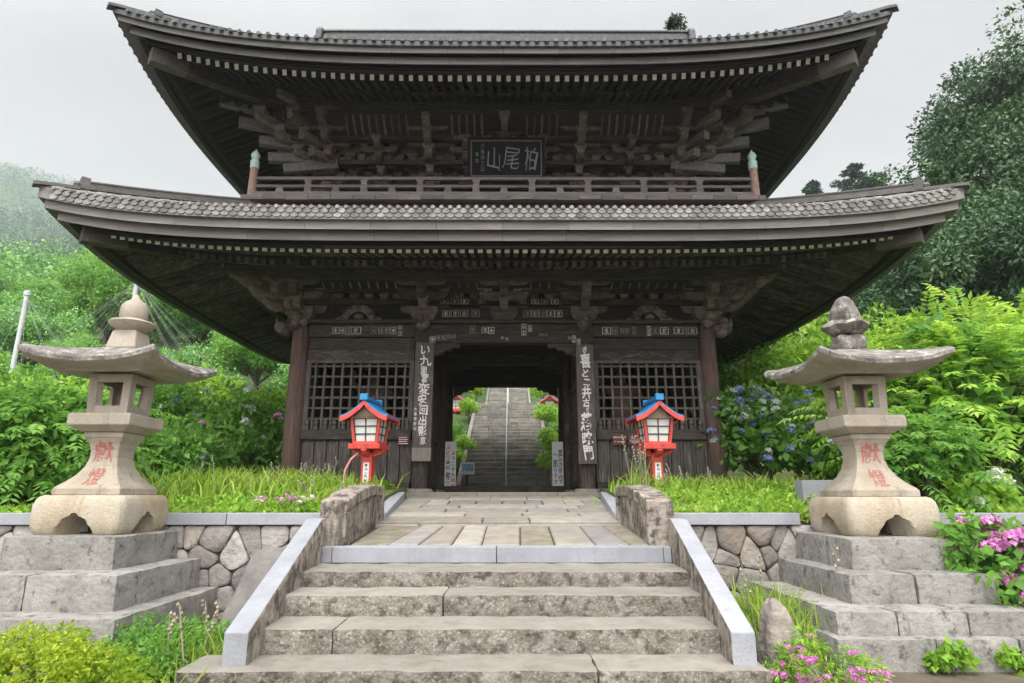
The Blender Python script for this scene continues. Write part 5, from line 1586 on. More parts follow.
def stone_lantern(cx, cy, z0, label, finial, glyph_face):
    t = thing('stone_lantern', label, 'stone lantern', (cx, cy, z0), 'stone lanterns on stepped pedestals')
    O = Vector((cx, cy, z0))

    def loc(p): return (p[0] + cx, p[1] + cy, p[2] + z0)
    # base block on four scrolled feet: rounded outline with an ogee arch cut in each face
    mb = MB()
    hb, H = 0.405, 0.33
    nseg = 40

    def arch(u):        # height of the opening at u (-1..1 across a face)
        a = abs(u)
        if a > 0.44: return 0.0
        if a > 0.34: return 0.045 * (0.44 - a) / 0.04 if a > 0.40 else 0.045 + 0.035 * (0.40 - a) / 0.06 * (1 if a > 0.37 else 1.0)
        return 0.075 + 0.085 * (1 - (a / 0.36) ** 2) ** 0.7 + (0.022 if a < 0.07 else 0) - (0.02 if 0.27 < a < 0.33 else 0)
    outl = []
    for k in range(4):
        for i in range(nseg):
            u = -1 + 2 * i / nseg
            x, y = u * hb, -hb
            q = [(x, y), (-y, x), (-x, -y), (y, -x)][k]
            outl.append((q, u))

    def ring(z, s, useu=False):
        r = []
        for (q, u) in outl:
            zz = z
            if useu: zz = max(z, arch(u))
            rr = 0.075
            x, y = q
            ex, ey = max(0, abs(x) - (hb - rr)), max(0, abs(y) - (hb - rr))
            L = math.hypot(ex, ey)
            if L > rr and ex > 0 and ey > 0:
                x = math.copysign(hb - rr + ex * rr / L, x); y = math.copysign(hb - rr + ey * rr / L, y)
            r.append(loc((x * s, y * s, zz)))
        return r
    mb.loft([ring(0.0, 0.91, True), ring(0.02, 0.95, True), ring(0.06, 0.985, True), ring(0.12, 1.0, True), ring(0.19, 1.0, True), ring(0.25, 0.99), ring(0.29, 0.965), ring(0.315, 0.925), ring(H, 0.86), ring(H, 0.4)], cap=False)
    mb.grid([ring(H - 0.001, 0.5)[0:2], ring(H - 0.001, 0.5)[0:2]])
    mb.loft([ring(0.0, 0.42, True), ring(0.17, 0.42, True), ring(0.17, 0.1)], cap=False)
    a, b = ring(0.0, 0.91, True), ring(0.0, 0.42, True)
    mb.loft([a, b], cap=False)
    mb.build('base', 'lantern_base', t, smooth=50)
    # shaft: flared square column, sharp arrises
    prof = [(0.0, 0.285, 0), (0.0, 0.30, 0), (0.055, 0.30, 0), (0.075, 0.285, 0.01), (0.12, 0.235, 0.015), (0.18, 0.185, 0.02), (0.25, 0.148, 0.02), (0.33, 0.128, 0.02), (0.40, 0.128, 0.02), (0.46, 0.142, 0.015), (0.505, 0.168, 0.01), (0.52, 0.18, 0), (0.565, 0.18, 0)]
    mb = MB()
    mb.loft([[loc(p) for p in sq(h, H + z, 0.0)] for z, h, c in prof])
    sh = mb.build('shaft', 'lantern_stone', t, bevel=0.008)
    gl = MB()
    zc = H + 0.385
    write(gl, '獻', (0, 0, 0), 0.19, bold=0.012, wave=0.06, sx=0.95, seed=2)
    hw = lambda zz: float(np.interp(zz, [0.075, 0.12, 0.18, 0.25, 0.33, 0.40, 0.46, 0.505], [0.285, 0.235, 0.185, 0.148, 0.128, 0.128, 0.142, 0.168]))
    gl.v = [loc((v[0], -hw(zc + v[2] - H) - 0.004, zc + v[2])) for v in gl.v]
    gl2 = MB()
    write(gl2, '燈', (0, 0, 0), 0.16, bold=0.0, wave=0.08, seed=3)
    # the lower character lies on the flare of the shaft
    nrm = Vector((0, -(0.235 - 0.148), -0.13))
    for i, v in enumerate(gl2.v):
        zz = H + 0.165 + v[2]
        hh = hw(zz - H)
        gl2.v[i] = loc((v[0], -hh - 0.006, zz))
    gl.v, off = gl.v + gl2.v, len(gl.v)
    gl.f += [[i + off for i in f] for f in gl2.f]; gl.m += gl2.m; gl.a += gl2.a
    gl.build('carved_character', 'carved_red', sh)
    z = H + 0.565
    mb = MB(); mb.loft([[loc(p) for p in sq(h, z + dz)] for dz, h in ((0.0, 0.20), (0.055, 0.285), (0.15, 0.285), (0.165, 0.27))])
    mb.build('platform', 'lantern_stone', t, bevel=0.01)
    z += 0.165
    # fire box: open frame of four walls with square windows
    mb = MB()
    h0, h1, hz = 0.185, 0.20, 0.37
    def fb(u, v, k, ins):
        h = (h0 + (h1 - h0) * v) - ins
        x, y = u * h, -h
        q = [(x, y), (-y, x), (-x, -y), (y, -x)][k]
        return loc((q[0], q[1], z + v * hz))
    for k in range(4):
        o1, i1, o0, i0 = [], [], [], []
        uv_o = [(-1, 0), (1, 0), (1, 1), (-1, 1)]; uv_i = [(-0.62, 0.2), (0.62, 0.2), (0.62, 0.8), (-0.62, 0.8)]
        for j in range(4):
            a, b = uv_o[j], uv_o[(j + 1) % 4]; c, d = uv_i[(j + 1) % 4], uv_i[j]
            mb.add([fb(*a, k, 0), fb(*b, k, 0), fb(*c, k, 0), fb(*d, k, 0), fb(*d, k, 0.05), fb(*c, k, 0.05), fb(*a, k, 0.05), fb(*b, k, 0.05)],
                   [(0, 1, 2, 3), (3, 2, 5, 4), (4, 5, 7, 6)])
    mb.build('fire_box', 'lantern_stone', t)
    if glyph_face:
        pp_ = MB(); pp_.box(cx - 0.07, cx + 0.05, cy + 0.13, cy + 0.134, z0 + z + 0.07, z0 + z + 0.31); po = pp_.build('paper_panel', 'sign_white', t)
        tx = MB(); write(tx, '奉', (cx - 0.01, cy + 0.128, z0 + z + 0.24), 0.11, bold=0.03, wave=0.08); write(tx, '納', (cx - 0.01, cy + 0.128, z0 + z + 0.13), 0.11, bold=0.03, wave=0.08); tx.build('lettering', 'ink', po)
    z += hz
    # roof: broad, thin, corners swept up
    n = 16
    Rf, top = 0.60, 0.155
    mb = MB()

    def rp(k, u, r, zz, lf):
        h = r; x, y = u * h, -h * (1 - 0.035 * (1 - u * u))
        q = [(x, y), (-y, x), (-x, -y), (y, -x)][k]
        p = Vector(loc((q[0], q[1], zz + lf * abs(u) ** 2.4)))
        return p + noise.noise_vector(p * 7) * 0.007

    def rr(r, zz, lf):
        return [rp(k, -1 + 2 * i / n, r, zz, lf) for k in range(4) for i in range(n)]
    mb.loft([rr(0.10, z + 0.03, 0), rr(0.34, z + 0.005, 0), rr(0.36, z - 0.0, 0), rr(0.385, z + 0.028, 0.0), rr(0.50, z + 0.03, 0.03), rr(Rf - 0.03, z + 0.035, 0.085), rr(Rf, z + 0.05, 0.095), rr(Rf + 0.004, z + 0.085, 0.098), rr(Rf - 0.03, z + 0.115, 0.09), rr(0.5, z + 0.145, 0.055), rr(0.36, z + 0.195, 0.02), rr(0.22, z + 0.25, 0.0), rr(0.12, z + 0.28, 0.0)])
    # upper faces lichened, under faces plain
    ob = mb.build('roof', ['lantern_roof', 'lantern_stone'], t, smooth=50)
    for p in ob.data.polygons:
        p.material_index = 1 if p.index < 6 * 4 * n else 0
    z += 0.27
    fz = lambda pr: [(r, 0.17 + (q - 0.1) * 1.25) for r, q in pr]
    if finial == 'dome':
        mb = MB(); mb.loft([[loc(p) for p in sq(h, z + dz)] for dz, h in ((0.0, 0.145), (0.17, 0.115), (0.19, 0.1))]); mb.build('finial_base', 'lantern_stone', t, bevel=0.012)
        mb = MB(); mb.lathe(fz([(0.0, 0.105), (0.09, 0.105), (0.13, 0.125), (0.2, 0.165), (0.208, 0.18), (0.195, 0.19), (0.14, 0.2), (0.11, 0.215)]), loc((0, 0, z)), 24)
        mb.lathe(fz([(0.1, 0.2), (0.126, 0.23), (0.128, 0.28), (0.118, 0.32), (0.085, 0.355), (0.05, 0.372), (0.035, 0.39), (0.02, 0.415), (0, 0.425)]), loc((0, 0, z)), 24)
        mb.v = [tuple(Vector(p) + noise.noise_vector(Vector(p) * 9) * 0.006) for p in mb.v]
        mb.build('jewel_finial', 'lantern_stone', t, smooth=50)
    else:
        mb = MB()
        mb.rough(cx - 0.13, cx + 0.13, cy - 0.13, cy + 0.13, z0 + z, z0 + z + 0.16, res=0.04, rad=0.04, amp=0.025, freq=11, seed=3)
        mb.build('finial_base', 'lantern_roof', t, smooth=50)
        mb = MB()
        mb.lathe(fz([(0.0, 0.09), (0.12, 0.1), (0.17, 0.135), (0.215, 0.17), (0.2, 0.19), (0.14, 0.21), (0.0, 0.22)]), (cx, cy, z0 + z), 22)
        mb.v = [tuple(Vector(p) + noise.noise_vector(Vector(p) * 11) * 0.03) for p in mb.v]
        mb.build('finial_ring', 'lantern_roof', t, smooth=50)
        mb = MB()
        mb.lathe(fz([(0.125, 0.2), (0.14, 0.225), (0.135, 0.28), (0.112, 0.33), (0.085, 0.37), (0.06, 0.405), (0.03, 0.42), (0, 0.425)]), (cx + 0.005, cy, z0 + z), 14)
        mb.v = [tuple(Vector(p) + noise.noise_vector(Vector(p) * 8) * 0.018) for p in mb.v]
        mb.build('jewel_finial', 'lantern_roof', t, smooth=50)
    return t


stone_lantern(-3.615, 5.92, 1.12, 'stone lantern with smooth domed finial and a paper panel in its fire box', 'dome', True)
stone_lantern(3.44, 5.92, 1.105, 'stone lantern with broken rough finial and an empty fire box', 'rough', False)

# ------------------------------------------------------------------ red lanterns with blue roofs
def red_lantern(x, y, z, rz, s, label, full=True):
    t = thing('red_lantern', label, 'lantern', (0, 0, 0), 'red lanterns with blue roofs')
    mb = MB(); mb.box(-0.1, 0.1, -0.1, 0.1, -0.3, 0.74); po = mb.build('post', 'red', t, bevel=0.008)
    mb = MB(); mb.box(-0.055, 0.055, -0.108, -0.1005, 0.1, 0.56); pn = mb.build('name_strip', 'sign_white', po)
    lt = MB()
    for i, ch in enumerate('奉納山門献燈'): write(lt, ch, (0, -0.1095, 0.51 - i * 0.07), 0.06, bold=0.02)
    lt.build('lettering', 'ink', po)
    mb = MB()
    mb.box(-0.3, 0.3, -0.3, 0.3, 0.80, 0.90)
    mb.build('tray', 'red', t, bevel=0.008)
    mb = MB()
    for sx in (-1, 1):
        mb.prism([(-0.3, 0.8), (-0.3, 0.77), (-0.24, 0.71), (-0.1, 0.66), (-0.1, 0.8)], lambda a, b, d: (sx * -a, d, b), -0.05, 0.05)
        mb.prism([(-0.3, 0.8), (-0.3, 0.77), (-0.24, 0.71), (-0.1, 0.66), (-0.1, 0.8)], lambda a, b, d: (d, sx * -a, b), -0.05, 0.05)
    mb.build('tray_bracket', 'red', t)
    hb, ht, z0, z1 = 0.215, 0.27, 0.902, 1.40
    mb = MB()
    for sx in (-1, 1):
        for sy in (-1, 1):
            mb.bar((sx * hb, sy * hb, z0), (sx * ht, sy * ht, z1), 0.05, 0.05, up=(0, 1, 0))
    for k in range(4):
        for zz, h in ((z0 + 0.02, hb), (z1 - 0.02, ht)):
            p = [((-h, -h), (h, -h)), ((h, -h), (h, h)), ((h, h), (-h, h)), ((-h, h), (-h, -h))][k]
            mb.bar((*p[0], zz), (*p[1], zz), 0.045, 0.045)
    mb.build('body_frame', 'red', t, bevel=0.005)
    for k in range(4):
        def f(u, v, ins):
            h = hb + (ht - hb) * v - ins
            q = [(u * (h), -h), (h, u * h), (-u * h, h), (-h, -u * h)][k]
            return (q[0], q[1], z0 + (z1 - z0) * v)
        mb = MB(); mb.add([f(-0.93, 0.04, 0.012), f(0.93, 0.04, 0.012), f(0.93, 0.96, 0.012), f(-0.93, 0.96, 0.012), f(-0.9, 0.04, 0.02), f(0.9, 0.04, 0.02), f(0.9, 0.96, 0.02), f(-0.9, 0.96, 0.02)], [(0, 1, 2, 3), (7, 6, 5, 4)])
        pane = mb.build('pane', 'shoji', t)
        mb = MB()
        for v in (0.06, 0.35, 0.64, 0.93): mb.bar(f(-0.9, v, 0.004), f(0.9, v, 0.004), 0.014, 0.02)
        for u in (-0.88, 0, 0.88): mb.bar(f(u, 0.05, 0.004), f(u, 0.95, 0.004), 0.02, 0.014, up=(0, 1, 0) if k % 2 == 0 else (1, 0, 0))
        mb.build('glazing_bar', 'dark_bar', pane)
    # roof: ridge front to back, slopes swept out to both sides, red curved bargeboard
    n = 12
    prof = [(u * 0.45, 1.69 - 0.36 * (abs(u) ** 0.78) + 0.05 * abs(u) ** 4) for u in [-1 + 2 * i / (2 * n) for i in range(2 * n + 1)]]
    mb = MB()
    ys_ = [(-0.40, 1.0, 0.0), (-0.2, 1.0, 0), (0, 1, 0), (0.2, 1, 0), (0.40, 1.0, 0.0)]
    mb.loft([[(x, yy, zz + 0.03) for x, zz in prof] + [(x, yy, zz + 0.002) for x, zz in reversed(prof)] for yy, q, w in ys_])
    for yy in (-0.3, -0.05, 0.2): mb.loft([[(x, yy + e, zz + 0.031 + h) for x, zz in prof] for e, h in ((0, 0), (0.01, 0.008), (0.03, 0.008), (0.04, 0))], closed=False, cap=False)
    rf = mb.build('roof', 'blue', t, smooth=40)
    mb = MB(); mb.box(-0.055, 0.055, -0.43, 0.43, 1.69, 1.755); mb.box(-0.075, 0.075, -0.45, -0.37, 1.68, 1.80); mb.box(-0.075, 0.075, 0.37, 0.45, 1.68, 1.80); mb.build('ridge', 'blue', rf, bevel=0.008)
    for yy in (-0.415, 0.375):
        mb = MB(); mb.loft([[(x, yy, zz) for x, zz in prof] + [(x * 0.985, yy, zz - 0.085) for x, zz in reversed(prof)], [(x, yy + 0.04, zz) for x, zz in prof] + [(x * 0.985, yy + 0.04, zz - 0.085) for x, zz in reversed(prof)]])
        mb.build('bargeboard', 'red', rf)
    for sx in (-1, 1):
        mb = MB(); mb.box(min(sx * 0.41, sx * 0.445), max(sx * 0.41, sx * 0.445), -0.37, 0.37, 1.355, 1.425); mb.build('eave_board', 'red', rf)
    for yy in (-0.30, 0.29):
        mb = MB()
        mb.loft([[(x * 0.62, yy + e, min(zz - 0.02, 1.66)) for x, zz in prof] + [(0.30, yy + e, 1.40), (-0.30, yy + e, 1.40)] for e in (0, 0.012)]); mb.build('gable_panel', 'post_wood', rf)
    t.location = (x, y, z); t.rotation_euler.z = rz; t.scale = (s, s, s)
    return t


RL = red_lantern(-2.16, 10.15, 1.47, R(-7), 0.86, 'red lantern with blue roof and a loose pale red cable, tilted toward its open side')
RL['label'] = 'red lantern with blue roof and a loose pale red cable beside its post'
r2 = copy_tree(RL); r2.location = (2.47, 10.15, 1.47); r2.rotation_euler.z = R(4)
r2['label'] = 'red lantern with blue roof before the pair of maroon plates'
for x, y, z, lab in ((-2.5, 30.0, 4.55, 'small distant red lantern above the picture sign beside the long stair'), (2.02, 30.0, 4.5, 'small distant red lantern above the green bush beside the long stair')):
    r3 = copy_tree(RL); r3.location = (x, y, z); r3.rotation_euler.z = 0; r3['label'] = lab; r3.scale = (1, 1, 1)
cb = MB()
cb.tube([(-2.3, 10.02, 2.1), (-2.4, 9.98, 2.0), (-2.47, 9.95, 1.84), (-2.49, 9.95, 1.66), (-2.48, 9.95, 1.4)], 0.017, 8)
tag(cb.build('power_cable', 'cable_pink', None, smooth=60), 'loose pale red power cable dropping from the red lantern into the grass', 'cable')

# ------------------------------------------------------------------ net masts on the hillside
def mast(x, y, top, label, rad, n, reach):
    zb = ground_z(x, y)
    t = thing('cable_mast', label, 'mast', (x, y, zb), 'masts of the hillside netting')
    mb = MB(); mb.tube([(x, y, zb - 1), (x, y, top)], [rad, rad * 0.85], 10); mb.build('pole', 'steel', t, smooth=60)
    mb = MB(); mb.lathe([(0, 0), (rad * 1.3, 0), (rad * 1.3, 0.15), (0, 0.2)], (x, y, top), 10); mb.build('cap', 'steel', t, smooth=40)
    for i in range(n):
        a = 2 * math.pi * i / n + 0.13
        r = reach * (0.75 + 0.5 * ((i * 7) % 5) / 5)
        ex, ey = x + math.cos(a) * r, y + math.sin(a) * r * 0.6
        ez = max(ground_z(ex, ey) + 1.0, top - 5.0)
        pts = [Vector((x, y, top - 0.1)).lerp(Vector((ex, ey, ez)), q / 5) - Vector((0, 0, 0.25 * (1 - (2 * q / 5 - 1) ** 2))) for q in range(6)]
        mb = MB(); mb.tube(pts, 0.0034, 4, cap=False); mb.build('wire', 'wire', t)


pm1 = at(28, 296, 21.5); mast(pm1.x, 21.5, pm1.z, 'pale steel mast with radiating wires standing clear on the hillside', 0.085, 22, 5.5)
pm2 = at(138, 279, 21); mast(pm2.x, 21, pm2.z, 'pale steel mast with radiating wires rising behind the domed stone lantern', 0.085, 26, 5.5)
pm3 = at(797, 300, 20.5); mast(pm3.x, 20.5, pm3.z, 'net mast with wires behind the rough-topped stone lantern', 0.03, 14, 3)

# ------------------------------------------------------------------ rocks by the stair
rk = MB()
rk.rough(-2.3, -1.76, 5.35, 6.2, 0.2, 0.98, res=0.06, rad=0.12, amp=0.05, freq=2.6, seed=9, fn=lambda w: (w.x + (w.z - 0.28) * 0.28 - 0.0, w.y + (w.z - 0.28) * 0.25, w.z))
tag(rk.build('boulder', 'dark_rock', None, smooth=60), 'flat dark boulder leaning against the granite cheek wall and the retaining wall', 'rock')
rk = MB()
rk.rough(1.72, 2.04, 4.1, 4.5, 0.2, 0.78, res=0.035, rad=0.08, amp=0.03, freq=5, seed=4, fn=lambda w: (1.88 - 0.06 * max(0, (w.z - 0.3)) / 0.5 + (w.x - 1.88) * (1.05 - 0.72 * max(0, (w.z - 0.3)) / 0.48), 4.3 + (w.y - 4.3) * (1.0 - 0.6 * max(0, (w.z - 0.3)) / 0.48), w.z))
tag(rk.build('boulder', 'rock', None, smooth=40), 'pointed pinkish grey rock at the foot of the granite cheek wall', 'rock')
sl_ = MB(); sl_.rough(2.28, 2.62, 3.9, 4.25, 0.24, 0.32, res=0.06, rad=0.02, amp=0.008, seed=2)
tag(sl_.build('flagstone', 'tread_stone', None, smooth=50), 'flat pale flagstone on the ground before the pink dianthus', 'flagstone')
bl = MB(); bl.rough(3.98, 4.5, 8.4, 8.65, 1.2, 1.64, res=0.08, rad=0.02, amp=0.006, seed=6)
tag(bl.build('stone_block', 'granite', None, smooth=50), 'low grey stone block in the grass behind the rough-topped lantern', 'stone')


# ------------------------------------------------------------------ plants
def clumps(c, rad, n, cr, seed, low=-0.5, inner=0.6):
    """centres of leaf clumps over a lumpy ellipsoid"""
    rng = np.random.default_rng(seed)
    out = []
    while len(out) < n:
        u = rng.normal(size=3); u /= np.linalg.norm(u)
        if u[2] < low: continue
        r = inner + (1 - inner) * rng.random() ** 0.5
        bump = 1 + 0.16 * math.sin(u[0] * 5 + seed) + 0.14 * math.sin(u[1] * 6 + u[2] * 5 + seed * 2)
        s = cr * rng.uniform(0.7, 1.35)
        out.append((c[0] + u[0] * rad[0] * r * bump, c[1] + u[1] * rad[1] * r * bump, c[2] + u[2] * rad[2] * r * bump, s, s, s * 0.8))
    return out


def stems(t, base, tips, r0, mat='bark', name='stem'):
    mb = MB()
    for i, p in enumerate(tips):
        b = Vector(base) + Vector((rnd.uniform(-0.08, 0.08), rnd.uniform(-0.08, 0.08), 0))
        m = b.lerp(Vector(p), 0.5) + Vector((rnd.uniform(-0.1, 0.1), rnd.uniform(-0.1, 0.1), 0.12))
        mb.tube([b, m, Vector(p)], [r0, r0 * 0.7, r0 * 0.35], 6)
    return mb.build(name, mat, t, smooth=60)


def bush(label, cat, c, rad, n, cr, per, L, W, mat, seed, name='shrub', group=None, droop=0.3, low=-0.45, flowers=None, zb=None):
    zb = ground_z(c[0], c[1]) if zb is None else zb
    t = thing(name, label, cat, (c[0], c[1], zb), group)
    bl_ = clumps(c, rad, n, cr, seed, low)
    v, f, a = blob_leaves(bl_, per, L, W, seed, droop=droop)
    npmesh('foliage', v, f, a, mat, t)
    stems(t, (c[0], c[1], zb - 0.02), [b[:3] for b in bl_[::max(1, len(bl_) // 9)]], min(0.022, 0.02 * rad[2] + 0.001))
    if flowers:
        k, fr, fm, side = flowers
        rng = np.random.default_rng(seed + 99)
        protos = []
        for q in range(3):
            u = unit(rng.normal(size=(90, 3))); u[:, 2] = np.abs(u[:, 2]) * 0.9 - 0.15
            p = u * fr * np.array([1, 1, 0.72])
            vv, ff, aa = leaf_quads(p, np.cross(u, rng.normal(size=(90, 3))) + u * 0.3, u, fr * 0.5, fr * 0.42, rng, fold=0.1)
            protos.append((vv, ff, aa))
        cnt = 0; meshes = []
        for q in range(3):
            pass
        tries = 0
        while cnt < k and tries < 4000:
            tries += 1
            b = bl_[rng.integers(len(bl_))]
            u = rng.normal(size=3); u /= np.linalg.norm(u)
            if np.dot(u, side) < 0.25: continue
            p = np.array(b[:3]) + u * np.array(b[3:]) * 1.02
            if np.dot((p - np.array(c)) / np.array(rad), side) < 0.35: continue
            if len(meshes) < 3:
                vv, ff, aa = protos[len(meshes)]
                o = npmesh('flower_head', vv, ff, aa, fm[len(meshes) % len(fm)], t, off=(0, 0, 0)); meshes.append(o)
            else:
                src = meshes[int(rng.integers(3))]
                o = src.copy(); COL.objects.link(o); o.parent = t
            o.location = (p[0] - c[0], p[1] - c[1], p[2] - zb); o.rotation_euler = (rng.uniform(-.5, .5), rng.uniform(-.5, .5), rng.uniform(0, 6)); s = rng.uniform(0.7, 1.2); o.scale = (s, s, s)
            cnt += 1
    return t


def fern_shrub(label, c, rad, n, Ls, mat, seed, pairs=7, L=0.11, W=0.038, sag=0.4, zb=None, core='lf_mid', name='shrub', core_n=40, group=None):
    """shrub of arching stalks with paired leaflets over a darker leafy core"""
    zb = ground_z(c[0], c[1]) if zb is None else zb
    t = thing(name, label, 'shrub', (c[0], c[1], zb), group)
    rng = np.random.default_rng(seed)
    u = unit(rng.normal(size=(n * 2, 3))); u = u[u[:, 2] > -0.45][:n]
    bump = 1 + 0.18 * np.sin(u[:, 0] * 5 + seed) + 0.16 * np.sin(u[:, 2] * 7 + u[:, 1] * 5 + seed)
    r = (0.62 + 0.34 * rng.random(len(u))) * bump
    o = np.array(c) + u * r[:, None] * np.array(rad)
    d = u + rng.normal(size=u.shape) * 0.35; d[:, 2] += 0.45
    v, f, a = sprays(o, d, Ls * (0.6 + 0.7 * rng.random(len(u))), seed + 1, pairs, L, W, sag)
    npmesh('foliage', v, f, a, mat, t)
    bl_ = clumps(c, (rad[0] * 0.8, rad[1] * 0.8, rad[2] * 0.8), core_n, min(rad) * 0.3, seed + 2, -0.6, 0.3)
    v, f, a = blob_leaves(bl_, 110, L * 1.1, W * 1.6, seed + 3)
    npmesh('inner_foliage', v, f, a, core, t)
    stems(t, (c[0], c[1], zb - 0.05), [tuple(p) for p in o[::max(1, len(o) // 14)]], 0.03)
    return t


# lawn: blades over both banks, thicker tall tufts as things
def lawn(x0, x1, y0, y1, n, seed, keep):
    rng = np.random.default_rng(seed)
    x = rng.uniform(x0, x1, n); y = y0 + (y1 - y0) * rng.random(n) ** 1.3
    m = keep(x, y)
    x, y = x[m], y[m]
    z = np.array([ground_z(a, b) for a, b in zip(x, y)])
    return np.stack([x, y, z], 1)


P1 = lawn(-6.5, -1.72, 6.46, 11.4, 30000, 1, lambda x, y: ~((y > 7.6) & (x > -1.95)))
P2 = lawn(1.72, 6.5, 6.46, 11.4, 30000, 2, lambda x, y: ~((y > 7.6) & (x < 1.95)))
P = np.concatenate([P1, P2])
patch = np.array([noise.noise(Vector((p[0] * 1.3, p[1] * 1.3, 0))) + 0.5 * noise.noise(Vector((p[0] * 4, p[1] * 4, 5))) for p in P])
P, patch = P[patch > -0.12], patch[patch > -0.12]
v, f, a = blades(P, np.clip(0.055 + patch * 0.12, 0.025, 0.18), 0.014, 3, 0.9)
a = np.clip(a + np.repeat(patch, 3) * 0.35, 0, 1)
tag(npmesh('grass', v, f, a, 'grass'), kind='stuff')

# low leafy weeds among the blades
rngw = np.random.default_rng(9)
W = P[rngw.choice(len(P), 2600, replace=False)]
v, f, a = blob_leaves([(p[0], p[1], p[2] + 0.04, 0.09, 0.09, 0.06) for p in W], 18, 0.085, 0.04, 12, shell=0.2, up=0.6, cvar=0.45)
tag(npmesh('ground_cover', v, f, a, 'lf_fresh'), kind='stuff')


def tuft(label, c, rx, ry, n, h, w, mat, seed, cat='grass tuft', name='grass_tuft', stalks=0, zb=None, group=None, lean=0.6):
    rng = np.random.default_rng(seed)
    zb = ground_z(c[0], c[1]) if zb is None else zb
    t = thing(name, label, cat, (c[0], c[1], zb), group)
    x = c[0] + rng.normal(size=n) * rx * 0.5; y = c[1] + rng.normal(size=n) * ry * 0.5
    z = np.array([max(ground_z(p, q), zb - 0.3) for p, q in zip(x, y)])
    v, f, a = blades(np.stack([x, y, z], 1), h, w, seed + 1, lean)
    npmesh('foliage', v, f, a, mat, t)
    if stalks:
        mb = MB()
        for i in range(stalks):
            k = int(rng.integers(n)); b = Vector((x[k], y[k], z[k])); hh = h * rng.uniform(1.2, 1.8)
            tp_ = b + Vector((rng.uniform(-.12, .12), rng.uniform(-.1, .1), hh))
            mb.tube([b, b.lerp(tp_, 0.6), tp_], [0.006, 0.005, 0.003], 5)
            for q in range(6):
                s = tp_ - (tp_ - b) * q * 0.06
                mb.lathe([(0, -0.02), (0.012, 0), (0, 0.02)], s + Vector((rng.uniform(-.02, .02), rng.uniform(-.02, .02), 0)), 5)
        mb.build('seed_foliage', 'dry', t)
    return t


k = 0
for x, y, rx, ry, n, h, lab in ((-4.1, 9.2, 1.3, 0.8, 700, 0.5, 'tall bright grass clump behind the domed stone lantern'), (-2.9, 9.6, 0.9, 0.5, 380, 0.36, 'tall grass clump around the post of the red lantern with the loose cable'), (-3.3, 10.6, 1.2, 0.5, 420, 0.42, 'grass clump at the foot of the lattice beside the reddish pillar'),
                            (2.6, 9.9, 0.9, 0.5, 330, 0.34, 'thin grass clump around the post of the red lantern before the maroon plates'), (4.0, 10.2, 1.2, 0.6, 420, 0.3, 'grass clump at the foot of the outer pillar before the blue hydrangea'), (-2.2, 7.9, 0.45, 0.5, 260, 0.34, 'grass clump behind the arched parapet and the pink flowers')):
    tuft(lab, (x, y), rx, ry, n, h * 0.68, 0.03, 'grass', 40 + k, stalks=5, lean=1.15, group='tall grass clumps on the lawn'); k += 1
tuft('dry grey weed tuft hanging over the granite coping', (-2.82, 6.36), 0.22, 0.06, 260, 0.13, 0.006, 'dry', 70, 'weed', 'dry_weed_plant', zb=1.26, lean=1.2)
tuft('bright grass clump growing between the pointed rock and the stained pedestal', (2.12, 5.25), 0.36, 0.4, 420, 0.42, 0.02, 'grass', 71, zb=0.28, stalks=3)
tuft('broad-bladed plant before the bottom step', (-1.66, 3.55), 0.12, 0.1, 22, 0.3, 0.03, 'grass', 72, 'plant', 'blade_plant', zb=0.28, lean=1.4)
wp = bush('leafy weed patch between the stair cheek wall and the three-step pedestal', 'weed', (-2.28, 4.75, 0.38), (0.4, 0.4, 0.17), 40, 0.09, 110, 0.045, 0.018, 'lf_mid', 74, 'weed_patch', zb=0.28)
tuft('wild grass sprouting among the leafy weeds by the cheek wall', (-2.0, 4.55), 0.3, 0.2, 130, 0.26, 0.012, 'grass', 75, zb=0.28, stalks=6)
tuft('tall flowering weed stalk before the red lantern and the maroon plates', (2.0, 9.3), 0.14, 0.1, 40, 0.5, 0.016, 'grass', 76, 'weed', 'weed_stalk_plant', stalks=9)
for x, z, lab in ((3.1, 0.36, 'small green creeper on the lowest pedestal course, larger leaved'), (3.55, 0.33, 'small creeper at the middle of the lowest pedestal course'), (4.2, 0.38, 'small yellowish creeper near the end of the lowest pedestal course')):
    bush(lab, 'creeper', (x, 4.58, z), (0.14, 0.04, 0.08), 8, 0.045, 26, 0.06, 0.045, 'lf_fresh', int(x * 100), 'creeper', zb=z - 0.06, low=-1)

# yellow-green clipped bush in the near corner
bush('yellow-green rounded bush before the three-step pedestal', 'bush', (-2.55, 3.35, 0.42), (0.84, 0.5, 0.35), 150, 0.115, 240, 0.028, 0.014, 'lf_yellow', 81, 'bush', zb=0.28)
bush('dark green low shrub at the edge of the yellow-green bush', 'bush', (-2.62, 2.95, 0.42), (0.22, 0.25, 0.2), 30, 0.07, 60, 0.05, 0.028, 'lf_fresh', 82, 'bush', zb=0.28)

